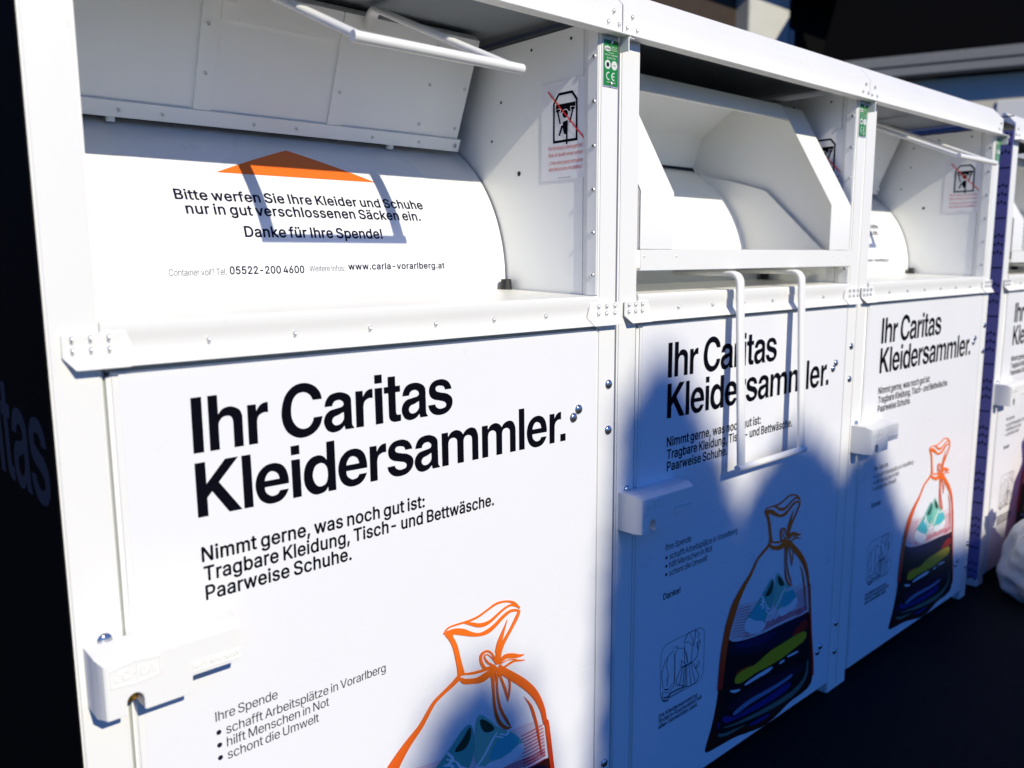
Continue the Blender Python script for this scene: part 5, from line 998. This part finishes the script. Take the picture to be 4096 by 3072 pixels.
    put(b, fill([[(0, 1.530), (.146, 1.530), (.146, 1.744), (0, 1.744)]]), wall(.0004))
    st = O('warning_sticker', b, M['clear'])
    b = bmesh.new()
    w = wall(.0008)
    w2 = wall(.0012)
    w3 = wall(.0016)
    # the outlined container
    out_ = [(.038, 1.611), (.114, 1.611), (.114, 1.700), (.098, 1.7185), (.055, 1.7185), (.038, 1.698)]
    inn = [(.0433, 1.6165), (.1087, 1.6165), (.1087, 1.698), (.0955, 1.713), (.0575, 1.713), (.0433, 1.6965)]
    put(b, fill([out_, inn]), w)
    put(b, fill([[(.047, 1.694), (.107, 1.694), (.107, 1.680), (.0995, 1.676), (.0525, 1.676), (.047, 1.680)]]), w)
    def limb(p, q, wd, fn, mi=0):
        p, q = Vector(p), Vector(q)
        t = (q - p).normalized() * wd / 2
        n = Vector((-t.y, t.x))
        put(b, fill([[tuple(p - n - t), tuple(q - n + t), tuple(q + n + t), tuple(p + n - t)]]), fn, mi)
    put(b, fill([ngon(22, .0765, 1.6715, .0105)]), wall(.0010), 1)
    put(b, fill([ngon(22, .0765, 1.6715, .0088)]), w2)
    for a_, b_ in (((.0525, 1.6805), (.0605, 1.6535)), ((.1005, 1.6805), (.0915, 1.6535)), ((.0500, 1.6800), (.0585, 1.6810)), ((.0955, 1.6815), (.1035, 1.6810))):
        limb(a_, b_, .0078, wall(.0011), 1)
        limb(a_, b_, .0044, wall(.0013))
    put(b, fill([[(.069, 1.6545), (.084, 1.6575), (.084, 1.6345), (.081, 1.6275), (.0735, 1.6275), (.069, 1.640)]]), w2)
    limb((.070, 1.645), (.0655, 1.6445), .005, w2)
    limb((.0655, 1.6440), (.0590, 1.6285), .005, w2)
    limb((.0815, 1.640), (.0815, 1.608), .0048, wall(.0015))
    obj('pictogram', b, [M['ink'], M['clear']], st)
    b = bmesh.new()
    limb((.023, 1.7245), (.1405, 1.6075), .0030, wall(.0020))
    obj('red_stroke', b, M['red'], st)
    b = bmesh.new()
    for s_, z, x1 in (('Bei Einstieg Lebensgefahr!', 1.5965, .131), ('Risk of death when enter!', 1.5815, .131), ("L'intrusion peut entraîner", 1.5645, .131), ('des blessures mortelles !', 1.5505, .129)):
        text(b, s_, 'L', .0235 + (0.001 if z < 1.57 else 0), x1, z, .0084, w)
    obj('warning_lettering', b, M['pink'], st)
    b = bmesh.new()
    text(b, 'JOBA Germany 2015', 'M', .055, .093, 1.5335, .0022, w)
    obj('fine_print', b, M['inkgrey'], st)
    # ---- drum
    b = bmesh.new()
    def sheet(x0, x1, s0, s1, off, nx, ns, bb, mi=0):
        fn = ondrum(off)
        g_ = [[bb.verts.new(fn(x0 + (x1 - x0) * i / nx, s0 + (s1 - s0) * j / ns)) for j in range(ns + 1)] for i in range(nx + 1)]
        for i in range(nx):
            for j in range(ns):
                q = bb.faces.new((g_[i][j], g_[i + 1][j], g_[i + 1][j + 1], g_[i][j + 1]))
                q.material_index = mi
    smax = DR * R_(86)
    sheet(.0665, 1.0635, 0, smax, 0, 1, 60, b)
    sheet(1.0620, 1.0868, -.012, smax, .0009, 1, 60, b)
    extrude_x(b, [(.306, 1.3), (.306, 1.278), (.31, 1.278), (.31, 1.3)], .0665, 1.0635)
    drum = O('drum', b, M['drum'], None, 'all' if False else 30)
    if kind == 'closed':
        b = bmesh.new()
        # vinyl sheet with a slanting upper edge
        fn = ondrum(.0006)
        s0, s1 = .010, s_of(1.612)
        n = 40
        rows = []
        for j in range(n + 1):
            s = s0 + (s1 - s0) * j / n
            k = max(0, (s - s_of(1.50)) / (s1 - s_of(1.50)))
            rows.append((b.verts.new(fn(.240 - .004 * k, s)), b.verts.new(fn(.935 + .0 * k - .05 * k, s))))
        for A, B in zip(rows, rows[1:]):
            b.faces.new((A[0], A[1], B[1], B[0]))
        obj('drum_sticker', b, M['vinyl'], drum, 'all')
        b = bmesh.new()
        ft = ondrum(.0013)
        text(b, 'Bitte werfen Sie Ihre Kleider und Schuhe', 'M', .310, .873, s_of(1.4665), .0226, ft)
        text(b, 'nur in gut verschlossenen Säcken ein.', 'M', .325, .857, s_of(1.4400), .0226, ft)
        text(b, 'Danke für Ihre Spende!', 'M', .430, .744, s_of(1.3985), .0226, ft)
        obj('drum_lettering', b, M['inkblue'], drum)
        b = bmesh.new()
        text(b, '05522-200 4600', 'M', .390, .546, s_of(1.3280), .0153, ft)
        text(b, 'www.carla-vorarlberg.at', 'M', .648, .902, s_of(1.3330), .0145, ft)
        obj('contact_lettering', b, M['inkblue'], drum)
        b = bmesh.new()
        text(b, 'Container voll? Tel.', 'L', .276, .384, s_of(1.3270), .0125, ft)
        text(b, 'Weitere Infos:', 'L', .5575, .640, s_of(1.3310), .0122, ft)
        obj('drum_small_lettering', b, M['inkpale'], drum)
        b = bmesh.new()
        sa, sb = s_of(1.5235), s_of(1.5835)
        n = 12
        rows = []
        for j in range(n):
            t = j / n
            rows.append((b.verts.new(ft(.405 + (.583 - .405) * t, sa + (sb - sa) * t)), b.verts.new(ft(.768 + (.583 - .768) * t, sa + (sb - sa) * t))))
        for A, B in zip(rows, rows[1:]):
            b.faces.new((A[0], A[1], B[1], B[0]))
        top = b.verts.new(ft(.583, sb))
        b.faces.new((rows[-1][0], rows[-1][1], top))
        obj('arrow', b, M['orange'], drum)
        # ---- hopper flap tipped up against the roof
        b = bmesh.new()
        p0, p1 = (.437, 1.645), (.343, 1.862)
        plate(b, [p0, p1, (p1[0] + .02, p1[1] + .016), (p1[0] + .13, p1[1] + .03)], -.0015, .0705, 1.046)
        t = Vector((p1[0] - p0[0], p1[1] - p0[1])).normalized()
        nrm = Vector((-.9165, -.4))
        def pt(k, off):
            q = Vector(p0) + t * k + nrm * off
            return (q.x, q.y)
        L = .2365
        prism_x(b, [pt(-.026, .0005), pt(.004, .0005), pt(.004, .0060), pt(-.026, .0060)], .0705, 1.0535, .0008)
        prism_x(b, [pt(-.026, .0058), pt(-.026, -.020), pt(-.0235, -.020), pt(-.0235, .0058)], .0705, 1.0535)
        flap = O('hopper_flap', b, M['inside'], None, 30)
        for x0, x1 in ((.388, .4235), (.6815, .7165)):
            b = bmesh.new()
            prism_x(b, [pt(.0045, .0006), pt(L, .0006), pt(L, .0052), pt(.0045, .0052)], x0, x1, .0008)
            obj('stiffener', b, M['inside'], flap, 30)
        b = bmesh.new()
        prism_x(b, [pt(.176, .0006), pt(L, .0006), pt(L, .0036), pt(.176, .0036)], .4245, .6805, .0008)
        obj('mounting_plate', b, M['inside'], flap, 30)
        for x, k in ((.250, -.013), (.330, -.013), (.515, -.013), (.610, -.013), (.800, -.013), (.930, -.013)):
            q = pt(k, .0060)
            place(RIVP, flap, (x, q[0], q[1]), (R_(23.6), 0, 0))
        for x, k, f_ in ((.405, .075, .0052), (.699, .075, .0052), (.931, .120, 0), (1.034, .122, 0), (.924, .028, 0), (1.030, .028, 0), (.931, .205, 0), (.402, .165, .0052)):
            q = pt(k, f_ + .0003)
            place(RIVP, flap, (x, q[0], q[1]), (R_(23.6), 0, 0))
        q = pt(-.012, .0062)
        place(RIV, flap, (1.038, q[0], q[1]), (R_(23.6), 0, 0))
        b = bmesh.new()
        for x in (.235, .855):
            q = pt(-.031, -.004)
            box(b, x, x + .014, q[0], q[0] + .012, q[1] - .006, q[1] + .006, .001, 1)
        obj('hinge_tab', b, M['inside'], flap)
        # handle: legs along the panel, bend, then out to the bar
        xl, xr = .4330, .7395
        for kx in (xl, xr):
            b = bmesh.new()
            e = Vector(pt(L + .020, .012))
            tip = e + nrm * .470
            path = [pt(.213, .012)]
            c = Vector(pt(L, .032))
            path += [pt(L, .012)]
            for j in range(1, 6):
                a = R_(90 * j / 6)
                q = c + t * (.020 * math.sin(a)) + nrm * (-.020 * math.cos(a))
                path.append((q.x, q.y))
            q0 = c + t * .020
            path.append((q0.x, q0.y))
            qe = q0 + nrm * .462
            path.append((qe.x, qe.y))
            tube(b, [(kx, y, z) for y, z in path], .0135, .0065, 14, Vector((1, 0, 0)), True, 3.2)
            hl = O('handle_leg', b, M['paint'], flap, 40) if False else obj('handle_leg', b, M['paint'], flap, 50)
        b = bmesh.new()
        tube(b, [(xl - .0175, qe.x, qe.y), (xl - .0150, qe.x, qe.y), (xr + .0150, qe.x, qe.y), (xr + .0175, qe.x, qe.y)], .0088, .0088, 18, Vector((0, 0, 1)), True)
        obj('handle_bar', b, M['paint'], flap, 40)
    else:
        # ---- hopper turned out to the front
        b = bmesh.new()
        plate(b, [(-.006, 1.3255), (-.006, 1.3715), (.010, 1.3735)], .0018, .0672, 1.0800)
        plate(b, [(-.0055, 1.3245), (.285, 1.3325)], .0018, .0672, 1.0800)
        hop = O('hopper_tray', b, M['paint'], None, 30)
        for x in (.080, .200, .965, 1.055):
            place(RIVP, hop, (x, -.0062, 1.357))
        for nm, x0, x1 in (('hopper_cheek', .0675, .189), ('hopper_cheek', .944, 1.0655)):
            b = bmesh.new()
            plate(b, [(-.004, 1.3745), (-.004, 1.505), (.172, 1.810)], .0018, x0, x1)
            xo = x0 if x0 < .5 else x1 - .002
            prism_x(b, [(-.002, 1.375), (-.002, 1.504), (.174, 1.808), (.40, 1.84), (.55, 1.66), (.30, 1.375)], xo, xo + .002)
            xi = .128 if x0 < .5 else 1.010
            prism_x(b, [(.0, 1.375), (.0, 1.504), (.149, 1.764), (.386, 1.834), (.506, 1.757), (.540, 1.662), (.52, 1.60), (.30, 1.375)], xi, xi + .002)
            xw = .138 if x0 < .5 else .994
            prism_x(b, [(.030, 1.3755), (.044, 1.3760), (.247, 1.5655), (.345, 1.595), (.525, 1.640), (.46, 1.56), (.33, 1.3755)], xw, xw + .0065, .001)
            c = O(nm, b, M['paint'], None, 30)
            place(RIVP, c, (xw + (-.0002), .33, 1.395), (0, 0, R_(-90)))
        b = bmesh.new()
        plate(b, [(.148, 1.768), (.1715, 1.809), (.175, 1.813), (.39, 1.845)], .0018, .189, .944)
        plate(b, [(.1505, 1.7665), (.386, 1.832), (.506, 1.757), (.540, 1.660)], .0018, .130, 1.010)
        O('hopper_back', b, M['inside'], None, 30)
        xl, xr = .4340, .7400
        for kx in (xl, xr):
            b = bmesh.new()
            path = [(.17, 1.3140), (.0, 1.3135), (-.010, 1.3135)]
            for j in range(1, 6):
                a = R_(90 * j / 6)
                path.append((-.010 - .024 * math.sin(a), 1.3135 - .024 * (1 - math.cos(a))))
            path += [(-.0345, 1.285), (-.0560, .812)]
            tube(b, [(kx, y, z) for y, z in path], .0150, .0065, 14, Vector((1, 0, 0)), True, 3.2)
            obj('handle_leg', b, M['paint'], hop, 50)
        b = bmesh.new()
        tube(b, [(xl - .0180, -.0562, .808), (xl - .0155, -.0562, .808), (xr + .0155, -.0562, .808), (xr + .0180, -.0562, .808)], .0092, .0092, 18, Vector((0, 0, 1)), True)
        obj('handle_bar', b, M['paint'], hop, 40)
    return root

def kids(o):
    return [c for c in bpy.data.objects if c.parent == o]

def copy_tree(o, parent=None):
    c = o.copy()
    COL.objects.link(c)
    if parent:
        c.parent = parent
        c.matrix_parent_inverse = o.matrix_parent_inverse.copy()
    for ch in kids(o):
        copy_tree(ch, c)
    return c

GRP = 'white clothing donation containers standing in a row'
A1 = make_container('closed')
B1 = make_container('open')
A2 = copy_tree(A1)
B2 = copy_tree(B1)
for o, x in ((A1, -.001), (B1, 1.154), (A2, 2.303), (B2, 3.592)):
    o.location.x = x
for ch in kids(A1):
    if ch.name == 'roof_beam':
        ch.location.x = .0045
tag(A1, 'nearest white clothing container, tipped-up hopper flap, drum with large orange arrow and dark left side', 'clothing container', GRP)
tag(B1, 'white clothing container with open hopper and its handle hanging down over the door', 'clothing container', GRP)
tag(A2, 'white clothing container right of the open one, closed drum, beside the violet gap', 'clothing container', GRP)
tag(B2, 'farthest white clothing container cut off by the right edge behind the plastic bag', 'clothing container', GRP)

# printed left side of the nearest container, shade put into its colours
b = bmesh.new()
box(b, -.0024, .0003, .003, 1.13, -.06, 1.86)
sp = obj('side_panel', b, M['sidedark'], A1)
sp.location = (0, 0, .10)
b = bmesh.new()
lat = lambda u, v, l=0.0: Vector((-.0029, .035 - (u - .680 * 1.92), v))
k = 1.92
heading(b, lambda x, z, l=0.0: lat(x * k, (z - 1.066) * k + 1.006), 1.0, 0, 0, (1,))
obj('side_lettering', b, M['sideletter'], sp)
# violet edge of the farthest container seen through the gap, shade painted in
b = bmesh.new()
box(b, -.0018, .0003, .001, 1.12, -.06, 1.86)
vp = obj('edge_panel', b, M['violet'], B2)
vp.location = (0, 0, .10)
b = bmesh.new()
for i in range(11):
    zc = 1.030 - .204 * (i - 4)
    for dz in (0, -.0345, -.069):
        for j in range(6):
            loop = ngon(8, 0, 0, .0042, .0062)
            y = .012 + j * .013
            b.faces.new([b.verts.new((-.0022, y - a, zc + dz + c + (.003 if j % 2 else -.003))) for a, c in loop])
    b.faces.new([b.verts.new(q) for q in ((-.0022, .2, zc + .069), (-.0022, .004, zc + .069), (-.0022, .004, zc + .074), (-.0022, .2, zc + .074))])
obj('slot_pattern', b, M['gap'], vp)

# ------------------------------------------------------------------ bags of clothes by the farthest container
def sack(name, m, cx, cy, rx, ry, h, seed, knot=True):
    rnd = random.Random(seed)
    b = bmesh.new()
    nz, na = 48, 96
    ph = [rnd.uniform(0, 6.28) for _ in range(12)]
    rings = []
    for i in range(nz + 1):
        t = i / nz
        if t < .72:
            rr = .86 + .22 * math.sin(math.pi * min(1, t / .72) ** .8) - .30 * max(0, t / .72 - .55) ** 1.5 * 1.6
            rr *= (.80 + .20 * min(1, t * 9))
        else:
            u = (t - .72) / .28
            rr = (.68 - .56 * min(1, u * 1.9)) if u < .52 else .12 + .22 * (u - .52) / .48
        ring = []
        for j in range(na):
            a = 2 * math.pi * j / na
            w = 1 + .05 * math.sin(3 * a + ph[0] + 5 * t) - .07 * abs(math.sin(4.5 * a + ph[5] + 2.2 * math.sin(3 * t + ph[6]))) - .05 * abs(math.sin(11 * t + 2 * a + ph[7])) + .035 * math.sin(7 * a + ph[1] - 9 * t) + .022 * math.sin(13 * a + ph[2] + 14 * t) + .015 * math.sin(4 * a + 40 * t + ph[3])
            ring.append(b.verts.new((rx * rr * w * math.cos(a), ry * rr * w * math.sin(a), h * t + .008 * math.sin(5 * a + ph[4]))))
        rings.append(ring)
    for A, B in zip(rings, rings[1:]):
        for j in range(na):
            b.faces.new((A[j], A[(j + 1) % na], B[(j + 1) % na], B[j]))
    b.faces.new(rings[0][::-1])
    o = obj(name, b, m, None, 'all')
    o.location = (cx, cy, -.099)
    return o

bagm = mat('white_plastic_film', (.66, .70, .70), .22, noise=.10, nscale=14)
_t = bagm.node_tree
_b = _t.nodes['Principled BSDF']
_tc = _t.nodes.new('ShaderNodeTexCoord')
_v = _t.nodes.new('ShaderNodeTexVoronoi')
_v.inputs['Scale'].default_value = 16
_n = _t.nodes.new('ShaderNodeTexNoise')
_n.inputs['Scale'].default_value = 9
_n.inputs['Detail'].default_value = 5
_mp = _t.nodes.new('ShaderNodeMapping')
_mp.inputs['Scale'].default_value = (1.0, 1.0, .45)
_ad = _t.nodes.new('ShaderNodeMath')
_bp = _t.nodes.new('ShaderNodeBump')
_bp.inputs['Strength'].default_value = .9
_bp.inputs['Distance'].default_value = .014
_t.links.new(_tc.outputs['Object'], _mp.inputs['Vector'])
_t.links.new(_mp.outputs['Vector'], _v.inputs['Vector'])
_t.links.new(_mp.outputs['Vector'], _n.inputs['Vector'])
_t.links.new(_v.outputs['Distance'], _ad.inputs[0])
_t.links.new(_n.outputs['Fac'], _ad.inputs[1])
_t.links.new(_ad.outputs[0], _bp.inputs['Height'])
_t.links.new(_bp.outputs['Normal'], _b.inputs['Normal'])
_b.inputs['Transmission Weight'].default_value = .12
_b.inputs['Subsurface Weight'].default_value = .15
_b.inputs['Subsurface Radius'].default_value = (.02, .02, .02)
ws = sack('plastic_bag', bagm, 3.66, -.27, .22, .19, .47, 4)
tag(ws, 'white plastic bag with green print standing before the farthest container', 'plastic bag')
b = bmesh.new()
for (a0, a1, z0, z1) in ((4.05, 4.55, .345, .40), (3.75, 3.95, .26, .30), (4.30, 4.60, .20, .25)):
    me = ws.data
    n = 8
    g_ = []
    for i in range(n + 1):
        for j in range(5):
            a = a0 + (a1 - a0) * i / n
            z = z0 + (z1 - z0) * j / 4 + .03 * (i / n)
            # nearest bag vertex gives the surface
            best = min(me.vertices, key=lambda v: (v.co.z - z) ** 2 + (v.co.x - .2 * math.cos(a)) ** 2 + (v.co.y - .19 * math.sin(a)) ** 2)
            rr = math.hypot(best.co.x, best.co.y) + .004
            g_.append(b.verts.new((rr * math.cos(a), rr * math.sin(a), z)))
    for i in range(n):
        for j in range(4):
            b.faces.new((g_[i * 5 + j], g_[(i + 1) * 5 + j], g_[(i + 1) * 5 + j + 1], g_[i * 5 + j + 1]))
gp = obj('green_print', b, mat('green_bag_print', (.10, .46, .16), .35), ws, 'all')
rs = sack('red_bag', mat('red_plastic_film', (.45, .03, .04), .35, noise=.1, bump=.4, bscale=20), 4.05, -.22, .17, .16, .72, 9)
tag(rs, 'red bag at the right edge behind the white plastic bag', 'bag')

# ------------------------------------------------------------------ buildings and trees behind
def part(parent, name, m, boxes, bev=0.0):
    b = bmesh.new()
    for q in boxes:
        box(b, *q, bev)
    o = obj(name, b, m, parent)
    return o

# dark timber barn with a pale corner pillar
wood = mat('dark_brown_timber', (.030, .017, .009), .75, noise=.4, nscale=6, bump=.4, bscale=30)
blk = mat('black_timber', (.0016, .0016, .0016), .95, noise=.3, spec=.1)
pale = mat('pale_render', (.50, .50, .46), .8, noise=.08, nscale=3, bump=.2, bscale=60)
cream = mat('cream_render', (.62, .58, .47), .8, noise=.07, nscale=2, bump=.2, bscale=60)
barn = empty('timber_barn', (12, 10, -.1))
tag(barn, 'dark brown timber barn with a pale pillar, rising behind the roof beam', 'building')
part(barn, 'timber_wall', wood, [(-7.5, 5.2, .4, .8, 0, 8.6)])
part(barn, 'pillar', pale, [(5.2, 6.95, .05, .8, 0, 8.6)], .02)
part(barn, 'drain_pipe', pale, [(7.02, 7.22, .05, .25, 0, 6.95)], .03)
part(barn, 'dark_bay', blk, [(6.95, 30, .4, .8, 0, 9.6)])
part(barn, 'roof_overhang', blk, [(-8, 31, -1.1, 6, 8.1, 8.6)])
# cream house closing the row on the right
house = empty('cream_house', (15.6, 5.2, -.1))
house.rotation_euler.z = R_(22)
tag(house, 'cream rendered house with grey eave beyond the far end of the containers', 'building')
part(house, 'wall', cream, [(0, 8, -9, 1.6, 0, 4.55)])
b = bmesh.new()
box(b, -.35, .0, -9.2, 1.9, 4.60, 4.74, .01)
box(b, -.35, -.22, -9.2, 1.9, 4.76, 4.95, .02)
obj('eave', b, mat('grey_eave', (.20, .205, .20), .6, noise=.1), house)
b = bmesh.new()
b.faces.new([b.verts.new(q) for q in ((-.3, -9.2, 4.97), (-.3, 1.9, 4.97), (5, 1.9, 8.8), (5, -9.2, 8.8))])
bmesh.ops.solidify(b, geom=b.faces[:], thickness=.12)
obj('roof', b, blk, house)
part(house, 'window_surround', mat('white_trim', (.7, .7, .68), .6), [(-.03, -.002, -2.4, -1.0, 2.6, 4.1)], .01)
# tan house far on the left
h2 = empty('tan_house', (-2, 15, -.1))
tag(h2, 'tan rendered house wall glimpsed past the left edge above the hedge', 'building')
part(h2, 'wall', mat('tan_render', (.17, .155, .13), .85, noise=.15, nscale=2), [(-6, 5.9, 0, 6, 0, 7)])
b = bmesh.new()
b.faces.new([b.verts.new(q) for q in ((-6.5, -.6, 7), (6.4, -.6, 7), (6.4, 3, 10), (-6.5, 3, 10))])
bmesh.ops.solidify(b, geom=b.faces[:], thickness=.15)
obj('roof', b, blk, h2)

leafm = mat('dark_leaves', (.012, .022, .008), .7, noise=.5, nscale=3)
leafm2 = mat('green_leaves', (.05, .09, .03), .6, noise=.5, nscale=3)
bark = mat('bark', (.06, .045, .03), .9, noise=.3, bump=.5)

def leaf(b, p, s, rnd):
    u = Vector((rnd.gauss(0, 1), rnd.gauss(0, 1), rnd.gauss(0, 1))).normalized()
    v = u.cross(Vector((rnd.gauss(0, 1), rnd.gauss(0, 1), rnd.gauss(0, 1)))).normalized()
    b.faces.new([b.verts.new(p + u * s), b.verts.new(p + v * s * .5), b.verts.new(p - u * s), b.verts.new(p - v * s * .5)])

rnd = random.Random(3)
b = bmesh.new()
for i in range(9000):
    x, y, z = rnd.uniform(-4, 2.6), rnd.uniform(5.6, 6.6), rnd.uniform(0, 1) ** .7 * 2.85
    z += .12 * math.sin(x * 5) + .08 * math.sin(x * 11)
    leaf(b, Vector((x, y, z)), rnd.uniform(.05, .11), rnd)
hg = obj('hedge', b, leafm)
hg.location = (0, 0, -.1)
tag(hg, 'dark leafy hedge past the left edge of the nearest container', 'hedge')

# trees behind the photographer: their crowns shade the lower parts of the doors and the ground
KD = 11.0
def at(x, z):
    """point KD metres up-sun of the front plane"""
    return Vector((x - .11 * KD, -KD, z + .654 * KD))

def tree(name_label, prof, seed, n=2600, thick=.8):
    rnd = random.Random(seed)
    xs = [p[0] for p in prof]
    cx = (min(xs) + max(xs)) / 2
    base = at(cx, 0)
    t = empty('tree', (base.x, base.y, -.1))
    tag(t, name_label, 'tree', 'trees behind the photographer')
    b = bmesh.new()
    def topz(x):
        for (xa, za), (xb, zb) in zip(prof, prof[1:]):
            if xa <= x <= xb:
                return za + (zb - za) * (x - xa) / (xb - xa)
        return -9
    k = 0
    while k < n:
        x = rnd.uniform(min(xs), max(xs))
        zt = topz(x)
        z = zt - abs(rnd.gauss(0, 1)) * .20 if rnd.random() < .55 else zt - rnd.uniform(0, 3.6)
        y = rnd.gauss(0, thick * .35)
        # follow the sun so that depth does not raise the shadow
        q = at(x, z) + Vector((y * .11, y, -.654 * y)) - base
        q.z = q.z + base.z + .1
        leaf(b, Vector((q.x, q.y, q.z)), rnd.uniform(.07, .13), rnd)
        k += 1
    obj('crown', b, leafm2, t)
    b = bmesh.new()
    h = at(cx, max(p[1] for p in prof)).z
    tube(b, [(0, 0, 0), (.03, .02, h * .35), (-.02, 0, h * .6), (0, 0, h * .86)], .16, .15, 10)
    for v in b.verts:
        f = 1 - .75 * min(1, v.co.z / h)
        v.co.x *= f
        v.co.y *= f
    obj('trunk', b, bark, t)
    return t

tree('slim tree behind the photographer whose tip shades the bag on the nearest door', [(.54, .08), (.62, .33), (.70, .42), (.77, .43), (.84, .33), (.89, .14), (.92, .0)], 1, 1800, .5)
tree('tallest tree behind the photographer shading the second door', [(1.13, .06), (1.16, .36), (1.19, .64), (1.23, .92), (1.27, 1.05), (1.32, 1.02), (1.42, .93), (1.52, .80), (1.59, .66), (1.66, .54)], 2, 5200, .7)
tree('round tree behind the photographer shading the open container right of its handle', [(1.62, .48), (1.72, .56), (1.82, .68), (1.95, .77), (2.06, .72), (2.18, .62), (2.30, .50)], 5, 8000, .7)
tree('lower tree behind the photographer shading the third door', [(2.28, .48), (2.36, .64), (2.47, .66), (2.57, .52), (2.68, .38), (2.82, .27), (2.98, .18), (3.2, .11), (3.5, .06), (3.9, .03), (4.3, .0)], 7, 16000, .7)

for o in list(bpy.data.objects):
    if o.type == 'MESH' and len(o.data.polygons) == 0:
        bpy.data.objects.remove(o)
